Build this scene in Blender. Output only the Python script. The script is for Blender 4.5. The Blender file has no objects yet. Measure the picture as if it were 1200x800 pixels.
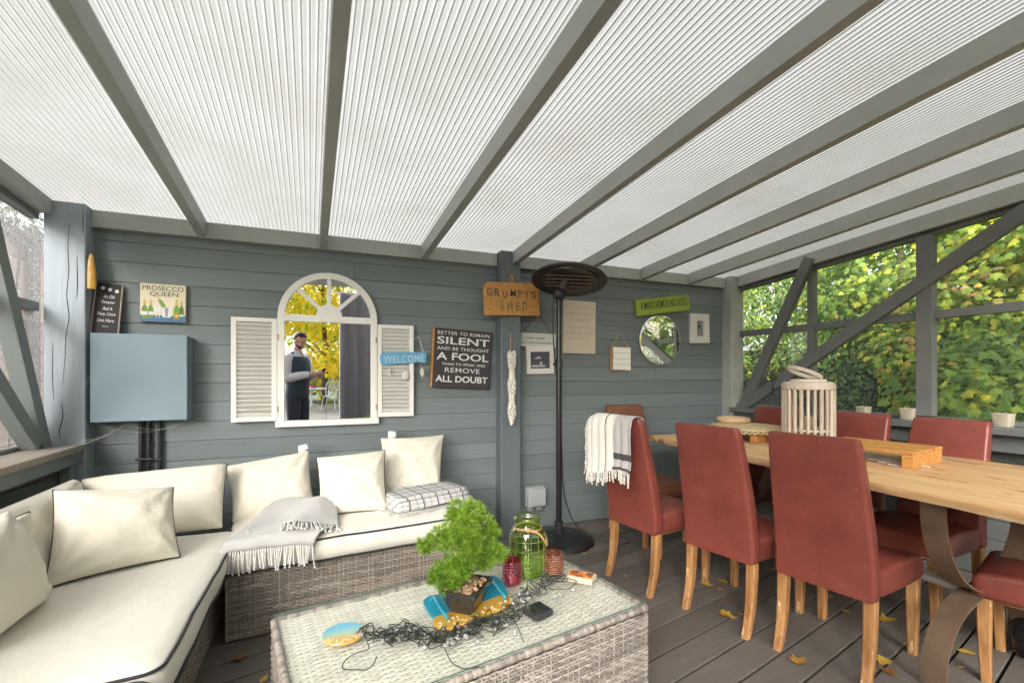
import bpy, math, random
from mathutils import Vector, Matrix, noise as mnoise
random.seed(7)
R = math.radians
S = bpy.context.scene
COL = S.collection
# ---------------------------------------------------------------- camera model (used to measure places on real planes)
FPX, CX, CY, YAW, EYE = 540.0, 600.0, 440.0, R(22.5), 1.25
SN, CS = math.sin(YAW), math.cos(YAW)
WALL_Y = 3.41
def ray(px, py):
    u = (px - CX) / FPX
    return SN + u * CS, CS - u * SN, (CY - py) / FPX
def PY(px, py, Y):
    a, b, c = ray(px, py); t = Y / b
    return Vector((a * t, Y, EYE + c * t))
def PX(px, py, X):
    a, b, c = ray(px, py); t = X / a
    return Vector((X, b * t, EYE + c * t))
def PZ(px, py, Z):
    a, b, c = ray(px, py); t = (Z - EYE) / c
    return Vector((a * t, b * t, Z))
# ---------------------------------------------------------------- mesh builder
class MB:
    def __init__(self):
        self.v, self.f, self.m, self.mi = [], [], [], 0
    def add(self, vs, fs):
        o = len(self.v)
        self.v += [tuple(p) for p in vs]
        for f in fs:
            self.f.append(tuple(o + i for i in f)); self.m.append(self.mi)
        return self
    def box(self, a, b):
        (x0, y0, z0), (x1, y1, z1) = a, b
        x0, x1 = sorted((x0, x1)); y0, y1 = sorted((y0, y1)); z0, z1 = sorted((z0, z1))
        return self.add([(x0,y0,z0),(x1,y0,z0),(x1,y1,z0),(x0,y1,z0),(x0,y0,z1),(x1,y0,z1),(x1,y1,z1),(x0,y1,z1)],
                        [(0,3,2,1),(4,5,6,7),(0,1,5,4),(1,2,6,5),(2,3,7,6),(3,0,4,7)])
    def bar(self, p, q, w, h, up=(0, 0, 1)):
        """square bar from p to q, w wide sideways, h along up"""
        p, q = Vector(p), Vector(q); d = (q - p).normalized(); up = Vector(up)
        s = d.cross(up).normalized(); u = s.cross(d).normalized()
        s *= w / 2; u *= h / 2
        vs = [p-s-u, p+s-u, p+s+u, p-s+u, q-s-u, q+s-u, q+s+u, q-s+u]
        return self.add(vs, [(0,1,2,3),(7,6,5,4),(0,4,5,1),(1,5,6,2),(2,6,7,3),(3,7,4,0)])
    def loft(self, secs, closed=True, caps=True):
        n = len(secs[0]); o = len(self.v); fs = []
        for i in range(len(secs) - 1):
            for j in range(n if closed else n - 1):
                k = (j + 1) % n
                fs.append((i*n+j, i*n+k, (i+1)*n+k, (i+1)*n+j))
        if caps and closed:
            fs.append(tuple(range(n-1, -1, -1))); fs.append(tuple((len(secs)-1)*n + j for j in range(n)))
        return self.add([p for s in secs for p in s], fs)
    def tube(self, pts, r, seg=6, caps=True):
        pts = [Vector(p) for p in pts]; n = len(pts)
        rs = r if isinstance(r, (list, tuple)) else [r] * n
        secs = []; ref = Vector((0.31, 0.17, 0.93)).normalized()
        pd = None
        for i, p in enumerate(pts):
            d = (pts[min(i+1, n-1)] - pts[max(i-1, 0)])
            d = d.normalized() if d.length > 1e-9 else (pd or Vector((0, 0, 1)))
            if pd is None:
                s = d.cross(ref)
                if s.length < 1e-3: s = d.cross(Vector((1, 0, 0)))
                s.normalize()
            else:
                s = (s - d * s.dot(d))
                if s.length < 1e-6: s = d.orthogonal()
                s.normalize()
            pd = d; t = d.cross(s)
            secs.append([p + (s * math.cos(2*math.pi*k/seg) + t * math.sin(2*math.pi*k/seg)) * rs[i] for k in range(seg)])
        return self.loft(secs, True, caps)
    def lathe(self, prof, o=(0, 0, 0), seg=24, M=None):
        secs = []
        for r, z in prof:
            s = []
            for k in range(seg):
                a = 2 * math.pi * k / seg
                p = Vector((r * math.cos(a), r * math.sin(a), z))
                if M is not None: p = M @ p
                s.append(p + Vector(o))
            secs.append(s)
        return self.loft(secs)
    def prism(self, poly, off):
        """poly: list of 3D points, extruded by off"""
        n = len(poly); off = Vector(off)
        a = [Vector(p) for p in poly]; b = [p + off for p in a]
        return self.add(a + b, [tuple(range(n-1, -1, -1)), tuple(range(n, 2*n))] + [(j, (j+1) % n, n+(j+1) % n, n+j) for j in range(n)])
    def grid(self, fn, nu, nv):
        vs = [fn(i / nu, j / nv) for j in range(nv + 1) for i in range(nu + 1)]
        fs = [(j*(nu+1)+i, j*(nu+1)+i+1, (j+1)*(nu+1)+i+1, (j+1)*(nu+1)+i) for j in range(nv) for i in range(nu)]
        return self.add(vs, fs)
    def ball(self, c, r, seg=8, rings=5):
        c = Vector(c); rx, ry, rz = r if isinstance(r, (tuple, list)) else (r, r, r)
        vs = [c + Vector((0, 0, -rz))]
        for i in range(1, rings):
            t = math.pi * i / rings
            for k in range(seg):
                a = 2 * math.pi * k / seg
                vs.append(c + Vector((rx*math.sin(t)*math.cos(a), ry*math.sin(t)*math.sin(a), -rz*math.cos(t))))
        vs.append(c + Vector((0, 0, rz))); fs = []
        for k in range(seg): fs.append((0, 1+(k+1) % seg, 1+k))
        for i in range(rings - 2):
            for k in range(seg):
                a, b = 1+i*seg+k, 1+i*seg+(k+1) % seg
                fs.append((a, b, b+seg, a+seg))
        l = len(vs) - 1
        for k in range(seg): fs.append((l, l-seg+k, l-seg+(k+1) % seg))
        return self.add(vs, fs)
def obj(name, mb, mats, parent=None, smooth=None, bevel=0, label=None, solid=0, loc=None, rot=None, subsurf=0, segs=2):
    me = bpy.data.meshes.new(name)
    me.from_pydata(mb.v, [], mb.f); me.update()
    mats = mats if isinstance(mats, (list, tuple)) else [mats]
    for m in mats: me.materials.append(m)
    if len(mats) > 1: me.polygons.foreach_set('material_index', mb.m)
    o = bpy.data.objects.new(name, me); COL.objects.link(o)
    if parent is not None: o.parent = parent
    if loc is not None: o.location = loc
    if rot is not None: o.rotation_euler = rot
    if smooth is not None:
        me.polygons.foreach_set('use_smooth', [True] * len(me.polygons))
        if smooth < 180: me.set_sharp_from_angle(angle=R(smooth))
    if solid:
        md = o.modifiers.new('s', 'SOLIDIFY'); md.thickness = solid; md.offset = 0
    if bevel:
        md = o.modifiers.new('b', 'BEVEL'); md.width = bevel; md.segments = segs; md.limit_method = 'ANGLE'; md.angle_limit = R(40)
        md.harden_normals = False
    if subsurf:
        md = o.modifiers.new('ss', 'SUBSURF'); md.levels = subsurf; md.render_levels = subsurf
    if label: o['label'] = label
    return o
def thing(name, label, cat, loc=(0, 0, 0), rz=0.0, group=None, rot=None):
    o = bpy.data.objects.new(name, None); COL.objects.link(o); o.empty_display_size = .05
    o.location = loc; o.rotation_euler = rot if rot is not None else (0, 0, rz)
    o['label'] = label; o['category'] = cat
    if group: o['group'] = group
    return o
def tag(o, label, cat, group=None):
    o['label'] = label; o['category'] = cat
    if group: o['group'] = group
    return o
def copy_tree(o, parent=None):
    c = o.copy(); COL.objects.link(c)
    if parent is not None: c.parent = parent
    for ch in list(o.children): copy_tree(ch, c)
    return c
def rrect(w, h, r, n=3, cx=0.0, cy=0.0):
    out = []
    for sx, sy, a0 in ((1, 1, 0), (-1, 1, 90), (-1, -1, 180), (1, -1, 270)):
        for k in range(n + 1):
            a = R(a0 + 90 * k / n)
            out.append((cx + sx*(w/2-r) + r*math.cos(a), cy + sy*(h/2-r) + r*math.sin(a)))
    return out
def catmull(pts, n=6, closed=False):
    pts = [Vector(p) for p in pts]; out = []; N = len(pts)
    for i in range(N if closed else N - 1):
        g = (lambda k: pts[k % N]) if closed else (lambda k: pts[max(0, min(N-1, k))])
        p0, p1, p2, p3 = g(i-1), g(i), g(i+1), g(i+2)
        for k in range(n):
            t = k / n
            out.append(.5 * ((2*p1) + (p2-p0)*t + (2*p0-5*p1+4*p2-p3)*t*t + (3*p1-p0-3*p2+p3)*t**3))
    if not closed: out.append(pts[-1])
    return out
def nz(x, y, z=0.0, s=1.0): return mnoise.noise(Vector((x*s, y*s, z*s)))
# ---------------------------------------------------------------- writing
def text_mb(mb, s, cx, cz, w, h, y=0.0, depth=.0012, off=0.0, shear=0.0, spacing=1.0, roll=0.0):
    """one line of lettering in the X-Z plane facing -Y, fitted into w x h round (cx, cz), back face at y"""
    cu = bpy.data.curves.new('lettering', 'FONT'); cu.body = s; cu.size = 1; cu.extrude = .5; cu.offset = off; cu.shear = shear; cu.space_character = spacing
    cu.resolution_u = 3
    o = bpy.data.objects.new('lettering', cu); COL.objects.link(o)
    dg = bpy.context.evaluated_depsgraph_get()
    me = bpy.data.meshes.new_from_object(o.evaluated_get(dg))
    xs = [v.co.x for v in me.vertices]; ys = [v.co.y for v in me.vertices]
    x0, x1, y0, y1 = min(xs), max(xs), min(ys), max(ys)
    cr, sr = math.cos(roll), math.sin(roll); vs = []
    for v in me.vertices:
        a = ((v.co.x-x0)/(x1-x0)-.5)*w; b = ((v.co.y-y0)/(y1-y0)-.5)*h
        vs.append((cx+a*cr-b*sr, y-(v.co.z+.5)*depth, cz+a*sr+b*cr))
    mb.add(vs, [tuple(p.vertices) for p in me.polygons])
    bpy.data.objects.remove(o); bpy.data.curves.remove(cu); bpy.data.meshes.remove(me)
    return mb
# ---------------------------------------------------------------- materials
class NT:
    def __init__(self, m):
        self.t = m.node_tree; self.n = self.t.nodes; self.l = self.t.links
    def N(self, kind, **kw):
        x = self.n.new(kind)
        for k, v in kw.items():
            if k in x.inputs.keys() if isinstance(k, str) else False: x.inputs[k].default_value = v
            else: setattr(x, k, v)
        return x
    def L(self, a, b): self.l.new(a, b)
def c4(c): return (c[0], c[1], c[2], 1)
def mat(name, col, rough=.6, metal=0.0, noise=None, isl=0.0, bump=None, col2=None, trans=None, spec=.5, coat=0.0, wave=None, sheen=0.0, spots=None):
    """noise=(scale xyz, amount of col2, detail); isl=brightness variation per loose piece; bump=(scale xyz, strength, distance)"""
    m = bpy.data.materials.new(name); m.use_nodes = True; t = NT(m)
    b = t.n['Principled BSDF']
    b.inputs['Roughness'].default_value = rough; b.inputs['Metallic'].default_value = metal
    b.inputs['Specular IOR Level'].default_value = spec
    if coat: b.inputs['Coat Weight'].default_value = coat; b.inputs['Coat Roughness'].default_value = .1
    if sheen: b.inputs['Sheen Weight'].default_value = sheen
    if trans: b.inputs['Transmission Weight'].default_value = trans
    b.inputs['Base Color'].default_value = c4(col)
    out = None
    tc = t.N('ShaderNodeTexCoord')
    def mapped(sc):
        mp = t.N('ShaderNodeMapping'); mp.inputs['Scale'].default_value = sc
        t.L(tc.outputs['Object'], mp.inputs['Vector']); return mp.outputs['Vector']
    if noise:
        sc, amt, det = noise
        nt = t.N('ShaderNodeTexNoise'); nt.inputs['Scale'].default_value = 1; nt.inputs['Detail'].default_value = det; nt.inputs['Roughness'].default_value = .62
        t.L(mapped(sc), nt.inputs['Vector'])
        rp = t.N('ShaderNodeValToRGB'); rp.color_ramp.elements[0].position = .32; rp.color_ramp.elements[1].position = .7
        t.L(nt.outputs['Fac'], rp.inputs['Fac'])
        mx = t.N('ShaderNodeMixRGB'); mx.inputs['Color1'].default_value = c4(col); mx.inputs['Color2'].default_value = c4(col2 or [k*.6 for k in col])
        ml = t.N('ShaderNodeMath', operation='MULTIPLY'); ml.inputs[1].default_value = amt
        t.L(rp.outputs['Color'], ml.inputs[0]); t.L(ml.outputs[0], mx.inputs['Fac']); out = mx.outputs['Color']
    if wave:   # (axis scale vec, distortion, amount, colour): grain lines
        sc, dist, amt, wc = wave
        wv = t.N('ShaderNodeTexWave'); wv.inputs['Scale'].default_value = 1; wv.inputs['Distortion'].default_value = dist; wv.inputs['Detail'].default_value = 3
        wv.inputs['Detail Scale'].default_value = .6
        t.L(mapped(sc), wv.inputs['Vector'])
        mx = t.N('ShaderNodeMixRGB'); mx.inputs['Color2'].default_value = c4(wc)
        ml = t.N('ShaderNodeMath', operation='MULTIPLY'); ml.inputs[1].default_value = amt
        t.L(wv.outputs['Fac'], ml.inputs[0]); t.L(ml.outputs[0], mx.inputs['Fac'])
        if out: t.L(out, mx.inputs['Color1'])
        else: mx.inputs['Color1'].default_value = c4(col)
        out = mx.outputs['Color']
    if spots:  # (scale xyz, threshold, colour): knots, chips, marks
        sc, th, scol = spots
        nt = t.N('ShaderNodeTexNoise'); nt.inputs['Scale'].default_value = 1; nt.inputs['Detail'].default_value = 3
        t.L(mapped(sc), nt.inputs['Vector'])
        rp = t.N('ShaderNodeValToRGB'); rp.color_ramp.elements[0].position = th; rp.color_ramp.elements[1].position = min(1, th + .05)
        t.L(nt.outputs['Fac'], rp.inputs['Fac'])
        mx = t.N('ShaderNodeMixRGB'); mx.inputs['Color2'].default_value = c4(scol); t.L(rp.outputs['Color'], mx.inputs['Fac'])
        if out: t.L(out, mx.inputs['Color1'])
        else: mx.inputs['Color1'].default_value = c4(col)
        out = mx.outputs['Color']
    if isl:
        g = t.N('ShaderNodeNewGeometry'); hs = t.N('ShaderNodeHueSaturation')
        mr = t.N('ShaderNodeMapRange'); mr.inputs['To Min'].default_value = 1-isl; mr.inputs['To Max'].default_value = 1+isl
        t.L(g.outputs['Random Per Island'], mr.inputs['Value']); t.L(mr.outputs['Result'], hs.inputs['Value'])
        if out: t.L(out, hs.inputs['Color'])
        else: hs.inputs['Color'].default_value = c4(col)
        out = hs.outputs['Color']
    if out: t.L(out, b.inputs['Base Color'])
    if bump:
        sc, st, ds = bump[:3]
        nt = t.N('ShaderNodeTexNoise'); nt.inputs['Scale'].default_value = 1; nt.inputs['Detail'].default_value = 4
        t.L(mapped(sc), nt.inputs['Vector'])
        bp = t.N('ShaderNodeBump'); bp.inputs['Strength'].default_value = st; bp.inputs['Distance'].default_value = ds
        t.L(nt.outputs['Fac'], bp.inputs['Height']); t.L(bp.outputs['Normal'], b.inputs['Normal'])
    return m
def leaf_mat(name, ramp, trans=.35, rough=.5):
    """foliage: colour picked per leaf from a ramp, with some light passing through"""
    m = bpy.data.materials.new(name); m.use_nodes = True; t = NT(m); b = t.n['Principled BSDF']; o = t.n['Material Output']
    g = t.N('ShaderNodeNewGeometry'); rp = t.N('ShaderNodeValToRGB'); e = rp.color_ramp.elements
    while len(e) < len(ramp): e.new(.5)
    for k, (p, c) in enumerate(ramp): e[k].position = p; e[k].color = c4(c)
    # large clumps share a tone: shift the per-leaf pick by a soft noise
    tc = t.N('ShaderNodeTexCoord'); nt = t.N('ShaderNodeTexNoise'); nt.inputs['Scale'].default_value = 1.6; nt.inputs['Detail'].default_value = 2
    t.L(tc.outputs['Object'], nt.inputs['Vector'])
    mr = t.N('ShaderNodeMapRange'); mr.inputs['From Min'].default_value = .3; mr.inputs['From Max'].default_value = .7; mr.inputs['To Min'].default_value = -.3; mr.inputs['To Max'].default_value = .3
    t.L(nt.outputs['Fac'], mr.inputs['Value'])
    ad = t.N('ShaderNodeMath', operation='ADD', use_clamp=True); t.L(g.outputs['Random Per Island'], ad.inputs[0]); t.L(mr.outputs['Result'], ad.inputs[1])
    t.L(ad.outputs[0], rp.inputs['Fac']); t.L(rp.outputs['Color'], b.inputs['Base Color'])
    b.inputs['Roughness'].default_value = rough; b.inputs['Specular IOR Level'].default_value = .35
    tl = t.N('ShaderNodeBsdfTranslucent'); mx = t.N('ShaderNodeMixShader'); mx.inputs['Fac'].default_value = trans
    t.L(rp.outputs['Color'], tl.inputs['Color']); t.L(b.outputs['BSDF'], mx.inputs[1]); t.L(tl.outputs['BSDF'], mx.inputs[2]); t.L(mx.outputs['Shader'], o.inputs['Surface'])
    return m
def glass_mat(name, tint=(1, 1, 1), drops=0.0, reflect=.06, haze=0.0):
    """thin pane: clear with a fresnel gloss; drops adds rain beads standing on it, haze a painted pale veil for whitening glare and lifted blacks"""
    m = bpy.data.materials.new(name); m.use_nodes = True; t = NT(m); o = t.n['Material Output']; t.n.remove(t.n['Principled BSDF'])
    tr = t.N('ShaderNodeBsdfTransparent'); tr.inputs['Color'].default_value = c4(tint)
    gl = t.N('ShaderNodeBsdfGlossy'); gl.inputs['Roughness'].default_value = .02
    lw = t.N('ShaderNodeLayerWeight'); lw.inputs['Blend'].default_value = .5
    pw = t.N('ShaderNodeMath', operation='POWER'); pw.inputs[1].default_value = 5; t.L(lw.outputs['Facing'], pw.inputs[0])
    mr = t.N('ShaderNodeMath', operation='MULTIPLY_ADD'); mr.inputs[1].default_value = 1 - reflect; mr.inputs[2].default_value = reflect; mr.use_clamp = True
    t.L(pw.outputs[0], mr.inputs[0])
    mx = t.N('ShaderNodeMixShader'); t.L(mr.outputs[0], mx.inputs['Fac']); t.L(tr.outputs['BSDF'], mx.inputs[1]); t.L(gl.outputs['BSDF'], mx.inputs[2])
    sh = mx.outputs['Shader']
    if haze:
        df = t.N('ShaderNodeBsdfTranslucent'); df.inputs['Color'].default_value = (.8, .82, .84, 1)
        m2 = t.N('ShaderNodeMixShader'); m2.inputs['Fac'].default_value = haze; t.L(sh, m2.inputs[1]); t.L(df.outputs['BSDF'], m2.inputs[2]); sh = m2.outputs['Shader']
    if drops:
        tc = t.N('ShaderNodeTexCoord')
        def layer(scale, lo, hi, th):
            vo = t.N('ShaderNodeTexVoronoi'); vo.inputs['Scale'].default_value = scale; t.L(tc.outputs['Object'], vo.inputs['Vector'])
            lt = t.N('ShaderNodeMapRange'); lt.inputs['From Min'].default_value = hi; lt.inputs['From Max'].default_value = lo
            t.L(vo.outputs['Distance'], lt.inputs['Value'])
            nn = t.N('ShaderNodeTexNoise'); nn.inputs['Scale'].default_value = 5; nn.inputs['Detail'].default_value = 2; t.L(tc.outputs['Object'], nn.inputs['Vector'])
            wn = t.N('ShaderNodeTexWhiteNoise'); t.L(vo.outputs['Color'], wn.inputs['Vector'])
            av = t.N('ShaderNodeMath', operation='MULTIPLY_ADD'); av.inputs[1].default_value = .55; t.L(wn.outputs['Value'], av.inputs[0]); 
            t.L(nn.outputs['Fac'], av.inputs[2])
            gt = t.N('ShaderNodeMath', operation='GREATER_THAN'); gt.inputs[1].default_value = th; t.L(av.outputs[0], gt.inputs[0])
            mu = t.N('ShaderNodeMath', operation='MULTIPLY'); t.L(lt.outputs['Result'], mu.inputs[0]); t.L(gt.outputs[0], mu.inputs[1]); return mu.outputs[0]
        a = layer(120, .12, .42, .92-.25*drops); c = layer(55, .14, .34, 1.02-.2*drops)
        mxm = t.N('ShaderNodeMath', operation='MAXIMUM'); t.L(a, mxm.inputs[0]); t.L(c, mxm.inputs[1])
        sc = t.N('ShaderNodeMath', operation='MULTIPLY'); sc.inputs[1].default_value = .62; t.L(mxm.outputs[0], sc.inputs[0])
        bd = t.N('ShaderNodeBsdfTranslucent'); bd.inputs['Color'].default_value = (.75, .8, .82, 1)
        g2 = t.N('ShaderNodeBsdfGlossy'); g2.inputs['Roughness'].default_value = .1
        bp = t.N('ShaderNodeBump'); bp.inputs['Strength'].default_value = 1; bp.inputs['Distance'].default_value = .004; t.L(mxm.outputs[0], bp.inputs['Height']); t.L(bp.outputs['Normal'], g2.inputs['Normal'])
        mm = t.N('ShaderNodeMixShader'); mm.inputs['Fac'].default_value = .0; t.L(bd.outputs['BSDF'], mm.inputs[1]); t.L(g2.outputs['BSDF'], mm.inputs[2])
        m3 = t.N('ShaderNodeMixShader'); t.L(sc.outputs[0], m3.inputs['Fac']); t.L(sh, m3.inputs[1]); t.L(mm.outputs['Shader'], m3.inputs[2]); sh = m3.outputs['Shader']
    t.L(sh, o.inputs['Surface'])
    return m
def roof_mat(name, col, frac, rough=.35, film=.3):
    m = bpy.data.materials.new(name); m.use_nodes = True; t = NT(m); o = t.n['Material Output']; b = t.n['Principled BSDF']
    b.inputs['Base Color'].default_value = c4([k*.92 for k in col]); b.inputs['Roughness'].default_value = rough; b.inputs['Specular IOR Level'].default_value = .4
    tc = t.N('ShaderNodeTexCoord'); nt = t.N('ShaderNodeTexNoise'); nt.inputs['Scale'].default_value = 2.2; nt.inputs['Detail'].default_value = 5; t.L(tc.outputs['Object'], nt.inputs['Vector'])
    n2 = t.N('ShaderNodeTexNoise'); n2.inputs['Scale'].default_value = 90; n2.inputs['Detail'].default_value = 2; t.L(tc.outputs['Object'], n2.inputs['Vector'])
    r2 = t.N('ShaderNodeMapRange'); r2.inputs['From Min'].default_value = .70; r2.inputs['From Max'].default_value = .76; r2.inputs['To Max'].default_value = .9; t.L(n2.outputs['Fac'], r2.inputs['Value'])
    mr = t.N('ShaderNodeMapRange'); mr.inputs['From Min'].default_value = .42; mr.inputs['From Max'].default_value = .8; mr.inputs['To Max'].default_value = film; t.L(nt.outputs['Fac'], mr.inputs['Value'])
    ad = t.N('ShaderNodeMath', operation='ADD', use_clamp=True); t.L(mr.outputs['Result'], ad.inputs[0]); t.L(r2.outputs['Result'], ad.inputs[1])
    mc = t.N('ShaderNodeMixRGB'); mc.inputs['Color1'].default_value = c4(col); mc.inputs['Color2'].default_value = c4((col[0]*.72, col[1]*.68, col[2]*.58)); t.L(ad.outputs[0], mc.inputs['Fac'])
    tl = t.N('ShaderNodeBsdfTranslucent'); t.L(mc.outputs['Color'], tl.inputs['Color'])
    mx = t.N('ShaderNodeMixShader'); mx.inputs['Fac'].default_value = frac; t.L(b.outputs['BSDF'], mx.inputs[1]); t.L(tl.outputs['BSDF'], mx.inputs[2]); t.L(mx.outputs['Shader'], o.inputs['Surface'])
    return m
M = {}
PAINT = (.175, .19, .18)
M['board'] = mat('painted_board', (.176, .206, .210), .5, noise=((1.2, 9, 40), .6, 7), col2=(.140, .167, .174), isl=.13, bump=((2.5, 30, 130), .4, .005), spec=.45, spots=((5, 9, 16), .755, (.12, .14, .14)))
M['timber'] = mat('painted_timber', (.405, .42, .39), .5, noise=((4, 4, 4), .7, 8), col2=(.31, .325, .30), isl=.06, bump=((14, 14, 14), .2, .006), spots=((9, 9, 9), .735, (.16, .16, .145)))
M['frame'] = mat('window_paint', (.15, .16, .155), .5, noise=((6, 6, 6), .4, 5), bump=((20, 20, 20), .15, .004))
M['pale_post'] = mat('weathered_pale_paint', (.325, .37, .41), .6, noise=((26, 26, 1.6), .55, 8), col2=(.245, .285, .315), bump=((45, 45, 3.5), .5, .008), spots=((30, 30, 1.5), .70, (.15, .165, .175)))
M['left_paint'] = mat('blue_grey_paint', (.215, .245, .24), .5, noise=((5, 5, 5), .4, 6), col2=(.19, .215, .21), bump=((16, 16, 16), .2, .005))
M['raw_sill'] = mat('worn_sill_timber', (.36, .31, .26), .7, noise=((30, 3, 30), .8, 6), col2=(.24, .22, .2), bump=((50, 4, 50), .4, .005))
M['deck'] = mat('deck_board', (.160, .142, .125), .55, noise=((3, 60, 60), .7, 7), col2=(.105, .089, .078), isl=.22, bump=((6, 160, 20), .35, .004), spots=((7, 14, 9), .70, (.20, .175, .15)))
M['soil'] = mat('shaded_soil', (.03, .027, .024), .95)
M['leather'] = mat('oxblood_leather', (.235, .060, .043), .34, noise=((4, 4, 4), 1.0, 8), col2=(.135, .033, .027), bump=((30, 30, 30), .35, .006), spec=.38, spots=((42, 42, 42), .725, (.46, .22, .17)))
M['leather_brown'] = mat('brown_leather', (.19, .072, .040), .45, noise=((9, 9, 9), .5, 6), bump=((220, 220, 220), .12, .002))
M['leg'] = mat('worn_beech_leg', (.50, .265, .105), .5, noise=((34, 34, 5), 1.0, 8), col2=(.23, .095, .030), bump=((60, 60, 6), .2, .003), isl=.08, spots=((48, 48, 11), .63, (.68, .50, .31)))
M['oak'] = mat('oiled_oak', (.76, .53, .30), .5, noise=((22, 1.3, 22), .9, 8), col2=(.52, .30, .13), wave=((24, 1.1, 4), 7, .5, (.48, .25, .09)), bump=((70, 4, 70), .4, .004), spots=((14, 5.0, 9), .615, (.30, .155, .07)))
M['pine'] = mat('orange_pine', (.60, .31, .09), .5, noise=((44, 5, 44), 1.0, 8), col2=(.36, .15, .035), spots=((22, 22, 22), .76, (.14, .06, .02)), bump=((60, 8, 60), .2, .003))
M['strap'] = mat('bronzed_steel_strap', (.27, .19, .13), .48, metal=.45, noise=((9, 9, 9), .6, 6), col2=(.13, .085, .055), bump=((40, 40, 40), .12, .002))
M['cream'] = mat('cream_canvas', (.70, .655, .555), .85, noise=((5, 5, 5), .3, 5), col2=(.66, .61, .51), bump=((7, 7, 11), .55, .03), spec=.2, sheen=.2)
M['cream_bright'] = mat('cream_seat_canvas', (.72, .69, .61), .85, noise=((4, 4, 4), .3, 5), col2=(.67, .63, .54), bump=((6, 6, 6), .40, .02), spec=.2, sheen=.2)
M['piping'] = mat('black_piping', (.025, .025, .028), .7)
M['wicker'] = mat('grey_brown_wicker', (.235, .200, .165), .5, isl=.45, noise=((30, 30, 30), .55, 3), col2=(.35, .31, .26), spec=.4)
M['wicker_pale'] = mat('silver_wicker', (.245, .213, .185), .5, isl=.40, noise=((22, 22, 22), .5, 3), col2=(.40, .355, .315), spec=.4)
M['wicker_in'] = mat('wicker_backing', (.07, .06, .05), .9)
M['wicker_top'] = mat('wicker_top_glare', (.58, .55, .485), .5, isl=.14, noise=((22, 22, 22), .5, 3), col2=(.80, .77, .68), spec=.4)  # weave paled: glare of the white roof on the glass put into its colour
M['glass_top'] = glass_mat('table_glass', (.97, .99, .97), reflect=.05, haze=.06)  # haze paints the whitening reflection over the weave
M['glass_edge'] = mat('green_glass_edge', (.075, .15, .115), .2)
M['pane'] = glass_mat('rain_spotted_pane', (.98, .99, .99), drops=.62, reflect=.02, haze=.10)  # haze painted in to lift the blacks of the foliage behind
M['pane_wet'] = glass_mat('wet_pane', (.98, .985, .99), drops=.66, reflect=.03, haze=.20)  # stronger painted haze, lightens the view through this side
M['mirror'] = mat('mirror_silver', (.95, .96, .95), .0, metal=1.0)
M['mirror'].node_tree.nodes['Principled BSDF'].inputs['Roughness'].default_value = 0.0
M['white'] = mat('white_paint', (.80, .785, .74), .5, noise=((14, 14, 14), .3, 5), col2=(.72, .70, .65))
M['roof'] = roof_mat('polycarbonate_sheet', (.445, .445, .43), .62, film=.6)
M['rib'] = roof_mat('polycarbonate_rib', (.395, .395, .38), .60, film=.1)
M['black'] = mat('black_metal', (.022, .021, .022), .42, spec=.5, noise=((18, 18, 18), .3, 4), col2=(.035, .033, .033))
M['black_gloss'] = mat('black_enamel', (.016, .016, .017), .28)
# ================================================================ SETTING: ground, deck, sky
SL = .075
def zr(Y): return 2.207 + SL * (WALL_Y - Y)      # underside of the roof sheets
YB = -.55                                        # open garden side of the shelter
XL, XR = -1.44, 3.80                             # glass planes of the two side walls
def ground_z(x, y): return -.14 + .012 * nz(x, y, 0, .7)
g = MB()
def gfn(a, b):
    x = (a - .5) * 2; y = (b - .5) * 2
    x = math.copysign(abs(x) ** 2.2, x) * 400; y = math.copysign(abs(y) ** 2.2, y) * 400
    return (x, y, ground_z(x, y) if abs(x) + abs(y) < 60 else -.14)
g.grid(gfn, 90, 90)
o = obj('ground', g, mat('lawn_ground', (.05, .075, .022), .95, noise=((1.2, 1.2, 1.2), .8, 8), col2=(.035, .045, .016), bump=((40, 40, 40), .8, .03)), smooth=180); o['kind'] = 'structure'
# paved patio behind the shelter
p = MB()
for i in range(14):
    for j in range(17):
        x0 = -4.2 + i * .62; y0 = -12.6 + j * .68; a = .006 * random.random()
        p.box((x0, y0, -.2), (x0 + .61, y0 + .67, -.105 + a))
o = obj('path', p, mat('patio_slab', (.26, .245, .22), .85, isl=.18, noise=((6, 6, 6), .6, 6), col2=(.18, .17, .155), bump=((30, 30, 30), .3, .006)), bevel=.006); o['kind'] = 'structure'
# deck: boards laid at an angle to the walls
d = MB(); ang = R(12.1); du = Vector((math.cos(ang), math.sin(ang), 0)); dn = Vector((-math.sin(ang), math.cos(ang), 0))
poly = [(-1.42, YB - .1), (3.84, YB - .1), (3.84, 3.50), (-1.42, 3.50)]
def clip(poly, n, c, keep):
    out = []
    for i in range(len(poly)):
        a, b = poly[i], poly[(i + 1) % len(poly)]; da = (a[0]*n.x + a[1]*n.y - c) * keep; db = (b[0]*n.x + b[1]*n.y - c) * keep
        if da >= 0: out.append(a)
        if (da >= 0) != (db >= 0):
            t = da / (da - db); out.append((a[0] + (b[0]-a[0])*t, a[1] + (b[1]-a[1])*t))
    return out
for k in range(-20, 30):
    c0 = 1.4696 + k * .149 + .0058; c1 = c0 + .1374
    base = clip(clip(poly, dn, c0, 1), dn, c1, -1)
    if len(base) < 3: continue
    cut = random.Random(k).uniform(-.6, 3.2)
    for keep, cc in ((1, cut + .0015), (-1, cut - .0015)):
        q = clip(base, du, cc, keep)
        if len(q) >= 3 and abs(sum(q[i][0]*q[(i+1) % len(q)][1] - q[(i+1) % len(q)][0]*q[i][1] for i in range(len(q)))) > .002:
            zt = random.Random(k*7+keep).uniform(-.0012, 0)
            d.prism([(x, y, -.028) for x, y in q], (0, 0, .028 + zt))
mdeck = M['deck']
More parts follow.
